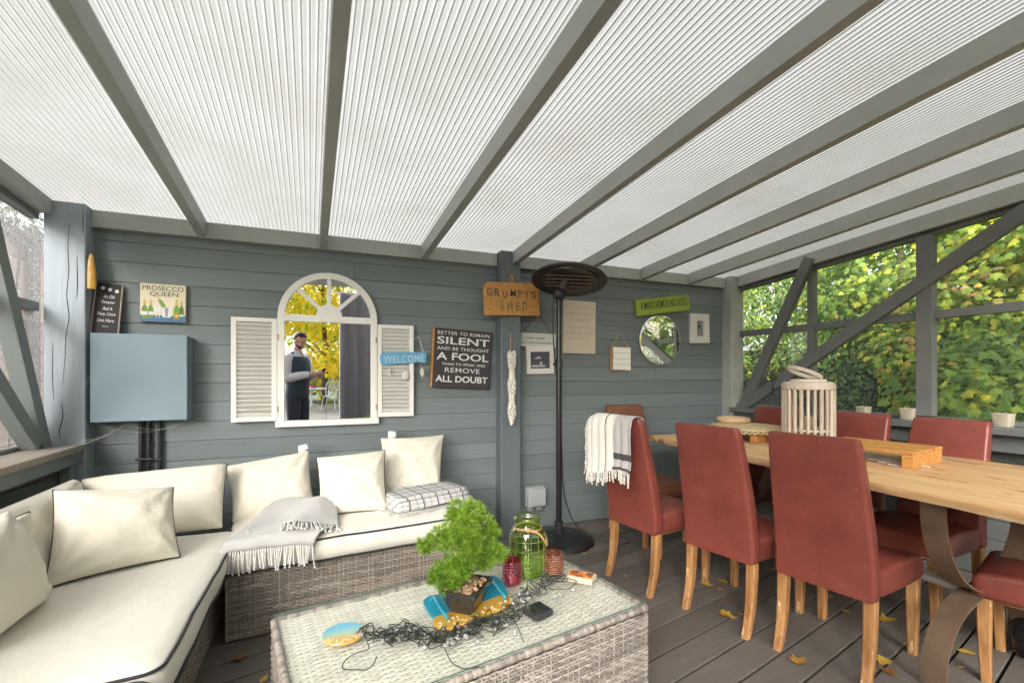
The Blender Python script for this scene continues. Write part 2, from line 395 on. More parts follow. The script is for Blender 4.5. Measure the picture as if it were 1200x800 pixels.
for n_ in mdeck.node_tree.nodes:
    if n_.type == 'MAPPING': n_.inputs['Rotation'].default_value = (0, 0, -ang)
o = obj('deck_floor', d, mdeck, bevel=.002, segs=1); o['kind'] = 'structure'
b = MB(); b.box((-1.40, YB - .08, -.138), (3.82, 3.48, -.10))
o = obj('ground_under_deck', b, M['soil']); o['kind'] = 'structure'

# ================================================================ THE SHELTER
sh = thing('garden_shelter', 'grey painted timber garden shelter with ribbed clear roof, glazed sides and boarded back wall', 'shelter', (0, 0, 0))
# back wall: horizontal shiplap boards
w = MB(); zj = [0.004 + .12 * k for k in range(0, 19)]
rnd = random.Random(3)
for k in range(len(zj) - 1):
    z0, z1 = zj[k], zj[k + 1]; z1 = min(z1, 2.13)
    cuts = [-1.42, 1.36 + 0, 3.80]
    if k % 3 == 1: cuts = [-1.42, rnd.uniform(-.3, .3), 1.36, rnd.uniform(2.2, 3.0), 3.80]
    for a, b_ in zip(cuts[:-1], cuts[1:]):
        off = rnd.uniform(-.0015, .0015)
        y = WALL_Y + off
        vs = []
        for x in (a + .0008, b_ - .0008):   # shiplap section: chamfered lip at the foot of each board
            vs.append([(x, y, z0 + .0035), (x, y + .001, z1 - .002), (x, y + .0035, z1), (x, y + .03, z1), (x, y + .03, z0), (x, y + .004, z0 + .0005)])
        w.loft(vs)
obj('back_wall', w, M['board'], sh)
nh = MB(); rnh = random.Random(17)
for k in range(17):
    for x in (-1.12, -.46, .28, .92, 1.22, 1.52, 2.18, 2.86, 3.54):
        if rnh.random() < .8: nh.ball((x + rnh.uniform(-.012, .012), WALL_Y - .0005, zj[k] + rnh.choice((.03, .09)) + rnh.uniform(-.008, .008)), (.0036, .0022, .0036), 6, 4)
obj('nail_heads', nh, mat('dull_nail', (.07, .08, .08), .5), sh, smooth=180)['kind'] = 'stuff'
bk = MB(); bk.box((-1.46, WALL_Y + .035, 0.0), (3.86, WALL_Y + .06, 2.2)); obj('wall_lining', bk, M['soil'], sh)
w = MB(); 
for a, b_ in ((-1.22, 1.272), (1.443, 3.655)): w.box((a, WALL_Y - .042, 2.105), (b_, WALL_Y + .02, 2.203))
obj('wall_plate', w, M['timber'], sh, bevel=.003)
# posts
def post(x0, x1, y0, y1, z0, z1, m, name='post', bev=.004):
    b = MB(); b.box((x0, y0, z0), (x1, y1, z1)); return obj(name, b, m, sh, bevel=bev)
post(-1.40, -1.22, 3.30, 3.46, 0, 2.213, M['pale_post'], bev=.006)['label'] = 'pale weathered corner post with long cracks'
crk = MB(); rck = random.Random(2)
for pts in ([(81, 262), (79, 288), (81, 318), (78.5, 345), (80.5, 372), (77, 392), (76, 418), (73.5, 452)], [(71, 470), (74, 488), (69, 505), (72, 514)], [(90, 300), (91, 332), (89.5, 350)], [(62, 400), (61, 440), (63, 470)], [(98, 245), (97, 275)]):
    P = catmull([PY(x + rck.uniform(-.5, .5), y, 3.2995) for x, y in pts], 5); crk.tube(P, [.0004 + .0016*math.sin(math.pi*k/(len(P)-1))**.7*rck.uniform(.7, 1.2) for k in range(len(P))], 5)
obj('crack', crk, mat('crack_shadow', (.045, .05, .055), .9), bpy.data.objects['post'], smooth=180)['kind'] = 'stuff'
post(1.275, 1.440, 3.30, 3.46, 0, 2.213, mat('slate_blue_paint', (.115, .138, .152), .5, noise=((16, 16, 1.8), .5, 6), col2=(.145, .168, .178), bump=((30, 30, 3), .3, .006)))
post(3.66, 3.82, 3.30, 3.46, 0, 2.213, M['timber'])
for x0, x1 in ((-1.45, -1.33), (1.30, 1.42), (3.70, 3.82)): post(x0, x1, YB, YB + .12, 0, zr(YB) - .20, M['timber'])
# roof: rafters and ribbed sheets
SKEW = .02
RX = [-.682, .012, .700, 1.392, 2.03, 2.662, 3.21]
def xr(x, Y): return x - SKEW * (Y - WALL_Y)
def slope_bar(x, wdt, y0, y1, dz0, dz1):
    b = MB(); vs = []
    for Y in (y0, y1):
        X = xr(x, Y); vs.append([(X - wdt/2, Y, zr(Y) + dz0), (X + wdt/2, Y, zr(Y) + dz0), (X + wdt/2, Y, zr(Y) + dz1), (X - wdt/2, Y, zr(Y) + dz1)])
    b.loft(vs); return b
for k, x in enumerate(RX):
    y1 = WALL_Y - .044 if k != 3 else 3.298
    obj('rafter', slope_bar(x, .047, YB - .1, y1, -.099, -.002), M['timber'], sh, bevel=.002)
b = MB(); SK = SKEW; SKEW = 0
b = slope_bar(-1.405, .09, YB - .1, 3.298, -.082, -.002); obj('side_beam', b, M['timber'], sh, bevel=.003)
b = slope_bar(3.775, .085, YB - .1, 3.298, -.105, -.002); obj('side_beam', b, M['timber'], sh, bevel=.003)
SKEW = SK
b = MB(); b.box((-1.46, YB + .01, zr(YB) - .20), (3.84, YB + .10, zr(YB) - .102)); obj('eaves_beam', b, M['timber'], sh, bevel=.003)
edges = [-1.50] + RX + [3.87]
PIT = .0245
for k in range(len(edges) - 1):
    a, b_ = edges[k], edges[k + 1]; n = int(round((b_ - a - .004) / PIT)); pit = (b_ - a - .004) / n
    r = MB(); prof = []
    for i in range(n):
        x = a + .002 + i * pit
        prof += [(x, .0015, 0), (x + pit*.40, .0, 0), (x + pit*.70, .0015, 0), (x + pit*.75, -.0022, 1), (x + pit*.90, -.0022, 1)]
    prof.append((b_ - .002, .0015, 0))
    ys = [YB - .08, .5, 2.0, WALL_Y + .16]
    o0 = 0; vs = []; 
    for Y in ys:
        for x, z, _ in prof:
            X = xr(x, Y) if 0 < k < len(edges) - 2 or (k == 0 and x > -.9) or (k == len(edges)-2 and x < 3.4) else x
            if k == 0: t = (x - a) / (b_ - a); X = x + (xr(b_, Y) - b_) * t
            elif k == len(edges) - 2: t = (b_ - x) / (b_ - a); X = x + (xr(a, Y) - a) * t
            vs.append((X, Y, zr(Y) + .004 + z))
    m_ = len(prof); fs = []; mi = []
    for j in range(len(ys) - 1):
        for i in range(m_ - 1):
            fs.append((j*m_+i, j*m_+i+1, (j+1)*m_+i+1, (j+1)*m_+i)); mi.append(1 if (prof[i][2] or prof[i+1][2]) else 0)
    r.add(vs, fs); r.m = mi
    obj('roof_sheet', r, [M['roof'], M['rib']], sh)
# ---- right side: glazed wall
wd = MB(); z0s = [.006 + .12*k for k in range(9)]
for k in range(7):
    wd.box((3.815, YB + .12, z0s[k]), (3.84, 3.30, z0s[k] + .1165))
obj('lower_boarding', wd, M['frame'], sh, bevel=.003)
b = MB(); b.box((3.63, YB + .12, .905), (3.86, 3.298, .948)); obj('window_sill', b, M['frame'], sh, bevel=.004)
b = MB()
b.box((3.70, YB+.12, .80), (3.735, 3.298, .903))
for y in (3.25, 2.55, 1.83, 1.0, .2, -.5): b.box((3.70, y-.035, 0), (3.76, y+.035, .798))
obj('sill_framing', b, M['frame'], sh, bevel=.003)
wn = MB(); 
def headz(Y): return zr(Y) - .107
b = MB()
b.bar((XR, YB+.12, headz(YB+.12)-.018), (XR, 3.298, headz(3.298)-.018), .05, .032); b.box((XR-.02, YB+.12, .950), (XR+.02, 3.298, .978))
fr = obj('window_frame', b, M['frame'], sh, bevel=.003, label='window frame of the glazed side facing the leafy garden')
def part_bar(name, p, q, w_, h_, m, par, up=(0, 0, 1), bev=.003):
    b = MB(); b.bar(p, q, w_, h_, up); return obj(name, b, m, par, bevel=bev)
for y, wdt in ((2.595, .05), (1.80, .092), (.98, .05), (.15, .092), (-.45, .05)):
    part_bar('mullion', (XR - .012 - (.02 if wdt > .06 else 0), y, .979), (XR - .012 - (.02 if wdt > .06 else 0), y, headz(y) - .036), wdt, .06, M['frame'], fr, up=(1, 0, 0))
ys = [3.298, 2.62, 1.846, .955, .104, YB + .12]; ye = [2.62, 2.57, 1.754, 1.005, .196, -.475]
segs_ = [(3.298, 2.621), (2.569, 1.847), (1.753, 1.006), (.954, .197), (.103, -.424), (-.476, YB + .121)]
for a, c in segs_: part_bar('glazing_bar', (XR - .01, a, 1.656), (XR - .01, c, 1.656), .045, .055, M['frame'], fr)
b = MB(); b.add([(XR + .006, YB+.12, .96), (XR + .006, 3.30, .96), (XR + .006, 3.30, headz(3.3)-.02), (XR + .006, YB+.12, headz(YB+.12)-.02)], [(0, 1, 2, 3)]); obj('window_pane', b, M['pane'], fr)
part_bar('brace', (3.735, 3.225, .952), (3.735, 2.575, headz(2.575) + .06), .05, .088, M['frame'], sh, up=(0, 1, .5))
part_bar('brace', (3.742, 3.285, .925), (3.742, 1.30, 2.205), .046, .09, M['frame'], sh)
part_bar('brace', (3.742, .30, .93), (3.742, -.70, 2.2), .046, .09, M['frame'], sh)
# ---- left side: glazed wall
wd = MB()
for k in range(7): wd.box((-1.33, YB + .12, z0s[k]), (-1.305, 3.30, z0s[k] + .1165))
obj('lower_boarding', wd, M['frame'], sh, bevel=.003)
b = MB(); b.box((-1.47, YB + .12, .832), (-1.22, 3.298, .868)); obj('window_sill', b, M['raw_sill'], sh, bevel=.004, label='worn bare timber sill under the wet left window')
b = MB(); b.box((-1.27, YB + .12, .765), (-1.235, 3.298, .830))
for y in (3.24, 2.5, 1.8, 1.0, .2, -.5): b.box((-1.30, y-.03, 0), (-1.25, y+.03, .763))
obj('sill_framing', b, M['left_paint'], sh, bevel=.003)
b = MB()
hz = lambda Y: zr(Y) - .084
b.bar((XL, YB+.12, hz(YB+.12)-.018), (XL, 3.298, hz(3.298)-.018), .05, .032); b.box((XL-.02, YB+.12, .870), (XL+.02, 3.298, .89))
fr2 = obj('window_frame', b, M['left_paint'], sh, bevel=.003, label='window frame of the rain wet side facing the pale wall')
for y in (1.85, .9, 0.0): part_bar('mullion', (XL, y, .892), (XL, y, hz(y) - .036), .07, .06, M['left_paint'], fr2, up=(1, 0, 0))
for a, c in ((3.298, 1.887), (1.813, .937), (.863, .037), (-.037, YB + .121)): part_bar('glazing_bar', (XL, a, 1.625), (XL, c, 1.625), .05, .05, M['left_paint'], fr2)
b = MB(); b.add([(XL - .008, YB+.12, .88), (XL - .008, 3.46, .88), (XL - .008, 3.46, hz(3.3)-.02), (XL - .008, YB+.12, hz(YB+.12)-.02)], [(0, 1, 2, 3)]); obj('window_pane', b, M['pane_wet'], fr2)
part_bar('brace', (-1.385, 3.235, .86), (-1.385, 2.70, 2.19), .07, .075, M['left_paint'], sh, up=(0, 1, .5))
part_bar('brace', (-1.383, 3.16, .885), (-1.383, 1.95, 2.17), .066, .075, M['left_paint'], sh)
# grey curtain on the open garden side
c = MB(); x0, x1, yc = .255, 1.15, YB - .03
def cf(a, b_):
    x = x0 + (x1-x0)*a; z = .02 + (zr(YB) - .30)*b_
    f = .045*math.sin(a*31 + .8*nz(a, b_, 3, 3)) + .02*math.sin(a*13+1.7)
    return (x + .012*nz(a*3, b_*2, 1), yc - .07 + f*(1 - .35*b_), z)
c.grid(cf, 90, 26)
cu = obj('curtain', c, mat('slate_curtain', (.27, .27, .32), .7, bump=((60, 60, 60), .15, .003), sheen=.3), smooth=180, solid=.004)
tag(cu, 'slate grey curtain gathered beside the open garden side, behind the camera', 'curtain')
b = MB(); b.tube([(x0 - .1, yc - .07, zr(YB) - .275), (1.3, yc - .07, zr(YB) - .275)], .012, 10); obj('curtain_rail', b, M['white'], sh, smooth=40)
# ================================================================ GARDEN: leaves, hedges, trees
def leaf_outline(kind):
    if kind == 'lobed':   # five-lobed leaf, tip along +y
        return [(0, 0), (.22, -.06), (.48, .08), (.34, .28), (.52, .5), (.27, .55), (.16, .72), (0, 1.0), (-.16, .72), (-.27, .55), (-.52, .5), (-.34, .28), (-.48, .08), (-.22, -.06)]
    if kind == 'oval':
        return [(0, 0), (.2, .2), (.26, .5), (.14, .82), (0, 1), (-.14, .82), (-.26, .5), (-.2, .2)]
    return [(0, 0), (.3, .45), (0, 1), (-.3, .45)]
OUT = {k: leaf_outline(k) for k in ('lobed', 'oval', 'kite')}
def add_leaf(mb, p, n, up, size, kind, fold=.18):
    n = n.normalized(); t = up - n * up.dot(n)
    if t.length < 1e-3: t = n.orthogonal()
    t.normalize(); s = t.cross(n); ol = OUT[kind]
    vs = [p + t * (size * .42) + n * (size * .03)]
    for x, y in ol: vs.append(p + s * (x*size) + t * (y*size) - n * (size*fold*(abs(x)*1.6 + .35*y*y)))
    m = len(ol)
    mb.add(vs, [(0, 1+i, 1+(i+1) % m) for i in range(m)])
def crown(mb, clumps, n, size, kind, rng, droop=.5, face=None, jitter=.35):
    """clumps: list of (centre, radius vec); leaves sit mostly in the outer shell of each clump"""
    tot = sum(r[0]*r[1] + r[1]*r[2] + r[0]*r[2] for _, r in clumps)
    for c, r in clumps:
        k = max(1, int(n * (r[0]*r[1] + r[1]*r[2] + r[0]*r[2]) / tot))
        for _ in range(k):
            d = Vector((rng.gauss(0, 1), rng.gauss(0, 1), rng.gauss(0, 1))).normalized()
            q = rng.random() ** .4
            p = Vector(c) + Vector((d.x*r[0]*q, d.y*r[1]*q, d.z*r[2]*q))
            if nz(p.x, p.y, p.z, 2.3) < -.28: continue       # gaps
            nn = d * .6 + Vector((0, 0, .55)) + Vector((rng.uniform(-1, 1), rng.uniform(-1, 1), rng.uniform(-1, 1))) * .55
            if face is not None: nn += face * .5
            up = Vector((rng.uniform(-.8, .8), rng.uniform(-.8, .8), -droop))
            add_leaf(mb, p, nn, up, size * rng.uniform(1 - jitter, 1 + jitter), kind)
GREENS = [(0, (.08, .16, .05)), (.3, (.16, .28, .07)), (.6, (.26, .41, .09)), (.85, (.42, .51, .10)), (1, (.66, .58, .07))]
YELG = [(0, (.13, .24, .05)), (.3, (.27, .41, .08)), (.62, (.40, .54, .09)), (.86, (.68, .66, .08)), (.96, (.80, .60, .08)), (1, (.74, .46, .26))]
DARKG = [(0, (.03, .06, .025)), (.5, (.06, .11, .04)), (1, (.11, .18, .06))]
YELT = [(0, (.38, .50, .06)), (.28, (.74, .72, .07)), (.6, (.95, .82, .07)), (1, (.93, .58, .05))]
M['lf_green'] = leaf_mat('green_leaf', GREENS, .5); M['lf_yel'] = leaf_mat('turning_leaf', YELG, .5); M['lf_dark'] = leaf_mat('dark_leaf', DARKG, .2); M['lf_gold'] = leaf_mat('golden_leaf', YELT, .68)
M['bark'] = mat('brown_bark', (.13, .085, .055), .85, noise=((20, 20, 4), .8, 5), bump=((60, 60, 10), .6, .01))
def stems(mb, roots, rng):
    for a, b_, r in roots:
        a, b_ = Vector(a), Vector(b_); m_ = (a + b_)/2 + Vector((rng.uniform(-.1, .1), rng.uniform(-.1, .1), 0))
        pts = catmull([a, m_, b_], 6); mb.tube(pts, [r*(1 - .6*i/(len(pts)-1)) for i in range(len(pts))], 6)
def shrub(name, label, clumps, n, size, kind, m, roots, seed, face=Vector((-1, 0, 0)), cat='shrub', group='bushes outside the glazed side', trunk='stem', leaves='foliage'):
    rng = random.Random(seed); t = thing(name, label, cat, (0, 0, 0), 0, group)
    f = MB(); crown(f, clumps, n, size, kind, rng, face=face); obj(leaves, f, m, t, smooth=180)
    s = MB(); stems(s, roots, rng); obj(trunk, s, M['bark'], t, smooth=60)
    return t
def clump_field(rng, n, x, y, z, r):
    out = []
    for _ in range(n):
        k = rng.uniform(.7, 1.3)
        out.append(((rng.uniform(*x), rng.uniform(*y), rng.uniform(*z)), (r*k, r*k, r*k*.85)))
    return out
rg = random.Random(11)
# far end: variegated ivy-like bush over a dark fence
shrub('ivy_bush', 'pale green small leaved bush showing through the farthest pane beside corner post', clump_field(rg, 22, (5.0, 5.7), (3.2, 5.6), (1.35, 3.1), .42), 13000, .055, 'oval', M['lf_green'], [((5.3, 3.9, -.14), (5.3, 4.0, 2.3), .03)], 21)
shrub('climbing_shrub', 'bright lime and yellow leaved shrub filling the tall pane by the long brace', clump_field(rg, 16, (4.8, 5.5), (2.0, 3.2), (1.35, 3.1), .42), 11500, .052, 'lobed', M['lf_yel'], [((5.0, 2.55, -.14), (5.0, 2.6, 2.7), .022), ((5.2, 2.2, -.14), (5.1, 2.3, 2.2), .015)], 22)
shrub('maple_shrub', 'broad lobed leaf shrub with yellow and pinkish tips behind the main window post', clump_field(rg, 16, (4.6, 5.3), (.7, 2.0), (1.1, 3.1), .40), 11000, .056, 'lobed', M['lf_yel'], [((4.8, 1.85, -.14), (4.75, 1.9, 2.4), .02), ((5.0, 1.2, -.14), (4.9, 1.2, 2.5), .02)], 23)
shrub('leafy_shrub', 'fresh green broad leaved bush low behind the right end of the sill', clump_field(rg, 17, (4.25, 4.9), (.2, 2.2), (.5, 1.4), .32), 6000, .070, 'lobed', M['lf_green'], [((4.6, .9, -.14), (4.6, 1.0, 1.1), .02)], 24)
shrub('garden_shrub', 'tall yellow green bush growing outside the side window nearest the garden', clump_field(rg, 22, (4.6, 5.6), (-2.2, .4), (.5, 3.2), .45), 4600, .10, 'lobed', M['lf_yel'], [((5.0, -.8, -.14), (5.0, -.8, 2.6), .03)], 25)
# dark mass behind, and dark low growth before the fence
shrub('laurel_bush', 'dark evergreen bush in shade behind the window post, below the bright leaves', clump_field(rg, 18, (4.9, 5.4), (1.4, 3.4), (.3, 1.4), .36), 6000, .05, 'oval', M['lf_dark'], [((5.1, 2.6, -.14), (5.1, 2.6, 1.2), .03)], 26)
rh = random.Random(5)
hd = MB(); crown(hd, clump_field(rh, 110, (6.2, 7.2), (-4.5, 9.5), (.2, 4.6), .78), 34000, .13, 'kite', rh, face=Vector((-1, 0, 0)))
hm = MB()
for yy in range(-3, 8): hm.tube([(6.8, yy, -.14), (6.8 + rh.uniform(-.2, .2), yy + .2, 3.2)], .04, 6)
ht = thing('hedge', 'tall green hedge closing the view behind the bushes beside the shelter', 'hedge', (0, 0, 0)); obj('foliage', hd, M['lf_green'], ht, smooth=180); obj('stem', hm, M['bark'], ht, smooth=60)
f = MB()
for k in range(40):
    y = 1.3 + k*.152; f.box((5.85, y, -.15), (5.872, y + .146, 1.62))
f.box((5.875, 1.3, .3), (5.92, 7.3, .38)); f.box((5.875, 1.3, 1.3), (5.92, 7.3, 1.38))
tag(obj('board_fence', f, mat('dark_fence_stain', (.035, .033, .04), .8, isl=.25, noise=((8, 8, 2), .5, 5), bump=((30, 30, 5), .3, .005)), bevel=.003), 'dark stained board fence low behind the bushes', 'fence')
# overhanging bough seen at the top right
shrub('garden_tree', 'tree with a grey bough and yellowing leaves high above the shrubs', clump_field(rg, 16, (5.4, 6.8), (-.2, 2.6), (2.7, 3.9), .45), 3600, .09, 'lobed', M['lf_yel'], [((6.0, .6, -.14), (5.9, .8, 3.2), .09), ((5.9, .8, 2.9), (5.3, 1.9, 2.75), .03), ((5.9, .8, 2.7), (5.4, .2, 3.2), .035)], 29, cat='tree', group='trees round the garden', trunk='trunk', leaves='crown')
# golden trees at the far end of the garden (seen in the mirrors)
def tree(name, label, x, y, h, r, n, m, seed, size=.17):
    rng = random.Random(seed); t = thing(name, label, 'tree', (x, y, -.14), 0, 'trees round the garden')
    cl = []
    for k in range(26):
        a = rng.uniform(0, 6.28); q = rng.random() ** .5 * r; zz = rng.uniform(.16, 1.0)
        cl.append(((q*math.cos(a)*(1.15 - .5*zz), q*math.sin(a)*(1.15 - .5*zz), h*zz), (r*.32, r*.32, r*.26)))
    f = MB(); crown(f, cl, n, size, 'kite', rng, face=Vector((0, .6, 0))); obj('crown', f, m, t, smooth=180)
    s = MB(); s.tube(catmull([(0, 0, 0), (.06, .03, h*.3), (-.04, 0, h*.62), (0, 0, h*.9)], 5), [.13, .125, .12, .115, .11, .1, .09, .085, .08, .07, .06, .05, .045, .04, .03, .02], 8)
    for k in range(7):
        a = rng.uniform(0, 6.28); z0 = h*rng.uniform(.2, .6); s.tube([(0, 0, z0), (r*.3*math.cos(a), r*.3*math.sin(a), z0 + .4), (r*.7*math.cos(a), r*.7*math.sin(a), z0 + .9)], [.05, .035, .012], 6)
    obj('trunk', s, M['bark'], t, smooth=60); return t
tree('golden_tree', 'tall golden autumn tree filling the arched mirror', .1, -12.6, 6.4, 2.6, 17000, M['lf_gold'], 31)
tree('golden_tree', 'broad yellow tree at the far left end of the garden, behind the man', -2.6, -14.4, 5.6, 2.2, 3600, M['lf_gold'], 32)
tree('autumn_tree', 'green and yellow tree at the far right end of the garden', 4.0, -12.5, 5.4, 2.2, 3600, M['lf_yel'], 33)
tree('dark_tree', 'dark green conifer like tree at the garden corner', -5.8, -12.0, 5.2, 1.8, 3000, M['lf_dark'], 34)
rh = random.Random(9); hd = MB(); crown(hd, clump_field(rh, 90, (-9, 9), (-17, -15.5), (.2, 4.6), 1.0), 24000, .2, 'kite', rh, face=Vector((0, 1, 0)))
hm = MB()
for xx in range(-9, 10): hm.tube([(xx, -16.5, -.14), (xx + .1, -16.4, 2.0)], .05, 6)
ht = thing('hedge', 'long yellow green hedge across the end of the garden, behind the golden trees', 'hedge', (0, 0, 0)); obj('foliage', hd, M['lf_yel'], ht, smooth=180); obj('stem', hm, M['bark'], ht, smooth=60)
# left outside: pale block wall of the neighbouring building with a wire trellis and dark creeper
bt = thing('block_outbuilding', 'pale pink block outbuilding seen through the wet left window', 'building', (0, 0, 0))
bw = MB(); rb = random.Random(4)
for r_ in range(9):
    z0 = -.15 + r_*.335; y = 1.0 - (r_ % 2)*.4
    while y < 11:
        L = rb.uniform(.7, .95); bw.box((-3.30, y, z0), (-3.02 + rb.uniform(-.012, .012), y + L - .014, z0 + .322)); y += L
obj('wall', bw, mat('pale_pink_block', (.74, .50, .41), .9, isl=.16, noise=((5, 5, 5), .7, 6), col2=(.56, .36, .29), bump=((25, 25, 25), .4, .01)), bt, bevel=.008)
b = MB(); b.box((-3.6, .8, -.15), (-3.14, 11.2, 2.86)); obj('mortar', b, mat('grey_mortar', (.10, .09, .085), .95), bt)
b = MB(); b.box((-2.99, 6.72, -.15), (-2.93, 6.86, 2.9)); 
tag(obj('fence_post', b, mat('lichened_post', (.24, .23, .20), .9, noise=((30, 30, 6), .9, 6), col2=(.10, .095, .08), bump=((40, 40, 8), .6, .01)), bevel=.008), 'grey weathered post standing against the pale pink block wall', 'post')
b = MB()
for k in range(26):
    y = 4.2 + k*.16; b.tube([(-3.1, y, 2.88), (-3.1, y, 4.3)], .006, 5)
for k in range(9): b.tube([(-3.1, 4.2, 2.95 + k*.16), (-3.1, 8.2, 2.95 + k*.16)], .006, 5)
for y in (4.2, 6.2, 8.2): b.box((-3.125, y-.02, 2.87), (-3.075, y+.02, 4.4))
tag(obj('wire_trellis', b, mat('dull_wire', (.16, .155, .15), .6), None), 'wire trellis against the sky on top of the pale block wall', 'trellis')
rc = random.Random(8); cr = MB(); crown(cr, [((-2.97, 5.6 + .16*k, 2.85 + .12*math.sin(k*1.7)), (.12, .22, .17)) for k in range(14)], 700, .07, 'oval', rc, face=Vector((1, 0, 0)))
ct = thing('creeper', 'dark creeper draped along the top of the pale block wall', 'plant', (0, 0, 0)); obj('foliage', cr, M['lf_dark'], ct, smooth=180)
b = MB(); b.tube(catmull([(-2.99, 6.4, -.14), (-2.985, 6.45, 1.4), (-2.98, 6.6, 2.8)], 6), .014, 6); b.tube([(-2.98, 5.6, 2.85), (-2.98, 7.7, 2.87)], .01, 6); obj('stem', b, M['bark'], ct, smooth=60)
# ================================================================ FURNITURE
def weave(mb, o, u, v, W, H, pu, pv, A=.0022, seed=0, gap=.9, stake=True):
    """basket weave on a rectangle: o corner, u along the strands, v across them; outward = u x v. Each strand is its own loose piece."""
    o, u, v = Vector(o), Vector(u).normalized(), Vector(v).normalized(); n = u.cross(v); rg_ = random.Random(seed)
    nu = max(2, int(round(W / pu))); pu = W / nu; nv = max(2, int(round(H / pv))); pv = H / nv
    mb.mi = 0
    for r in range(nv):
        vc = (r + .5) * pv; hw = pv * gap / 2; vs = []
        K = nu * 4; ph = math.pi * (r % 2); wob = rg_.uniform(0, 9)
        brk = set(rg_.sample(range(2, nu), max(1, nu // 9))); cur = []
        def flush(cur):
            if len(cur) < 2: return
            m = len(cur); mb.add([p for c in cur for p in c], [q for i in range(m - 1) for q in ((i*4, (i+1)*4, (i+1)*4+1, i*4+1), (i*4+1, (i+1)*4+1, (i+1)*4+2, i*4+2), (i*4+2, (i+1)*4+2, (i+1)*4+3, i*4+3))])
        for k in range(K + 1):
            s = k / 4; uu = s * pu; h = A * math.cos(math.pi * (s - .5) + ph); jit = .0006 * nz(uu*14, r*.7, wob)
            c = o + u * uu + v * (vc + jit) + n * (.0035 + h)
            cur.append([c - v*hw - n*.0020, c - v*hw*.45 + n*.0007, c + v*hw*.45 + n*.0007, c + v*hw - n*.0020])
            if k % 4 == 0 and k // 4 in brk: flush(cur); cur = [cur[-1]]
        flush(cur)
    if stake:
        for k in range(nu):
            c = o + u * ((k + .5) * pu); w_ = pu * .17
            mb.add([c - u*w_ + n*.0022, c + n*.0046, c + u*w_ + n*.0022, c - u*w_ + v*H + n*.0022, c + v*H + n*.0046, c + u*w_ + v*H + n*.0022], [(0, 1, 4, 3), (1, 2, 5, 4)])
    return mb
def rim(mb, a, b_, r, seed=0, pitch=.016):
    """woven edging: short overlapping wraps along an edge"""
    a, b_ = Vector(a), Vector(b_); L = (b_-a).length; n = int(L / pitch); d = (b_-a) / n; rg_ = random.Random(seed)
    for k in range(n):
        p = a + d*k; q = p + d*.98; rr = r*rg_.uniform(.9, 1.08)
        mb.tube([p, (p+q)/2, q], [rr*.86, rr, rr*.86], 7)
def box_cushion(mb, pipe, w, l, h, r=.05, bulge=.018, seed=0, wob=.006):
    """box seat cushion centred on the origin, base at z=0, with piped edges"""
    secs = []
    def sec(ins, z, amp=0):
        s = []
        for x, y in rrect(w - 2*ins, l - 2*ins, max(.01, r - ins*.6), 6):
            k = nz(x*5, y*5, seed + z*6); s.append(Vector((x + wob*k, y + wob*nz(y*5, x*5, seed+9), z + amp*nz(x*4, y*4, seed+3))))
        return s
    # densify straight sides
    def dens(s, n=9):
        out = []
        for i in range(len(s)):
            a, b_ = s[i], s[(i+1) % len(s)]; L = (b_-a).length; k = max(1, int(L / .09))
            for j in range(k): out.append(a.lerp(b_, j/k))
        return out
    base = dens([Vector((x, y, 0)) for x, y in rrect(w, l, r, 6)])
    def ring(ins, z, wz=0):
        out = []
        for p in base:
            q = Vector((p.x*(1 - 2*ins/w), p.y*(1 - 2*ins/l), z))
            k1 = nz(q.x*6, q.y*6, seed + z*5); k2 = nz(q.x*5, q.y*5, seed+7.3)
            n_ = Vector((p.x/w, p.y/l, 0)).normalized() if p.length else Vector()
            q += n_*wob*k1*1.5; q.z += wz*k2; out.append(q)
        return out
    rings = [ring(.02, 0), ring(.004, .012), ring(-.006, h*.35, .003), ring(-.006, h*.65, .004), ring(.002, h-.012, .004), ring(.014, h, .005), ring(.06, h + bulge*.55, .006), ring(min(w, l)*.25, h + bulge, .008), ring(min(w, l)*.45, h + bulge*1.05, .006)]
    mb.loft(rings)
    pipe.tube(ring(.000, h-.004, .005) + ring(.000, h-.004, .005)[:1], .0052, 6)
    pipe.tube(ring(.000, .010) + ring(.000, .010)[:1], .0048, 6)
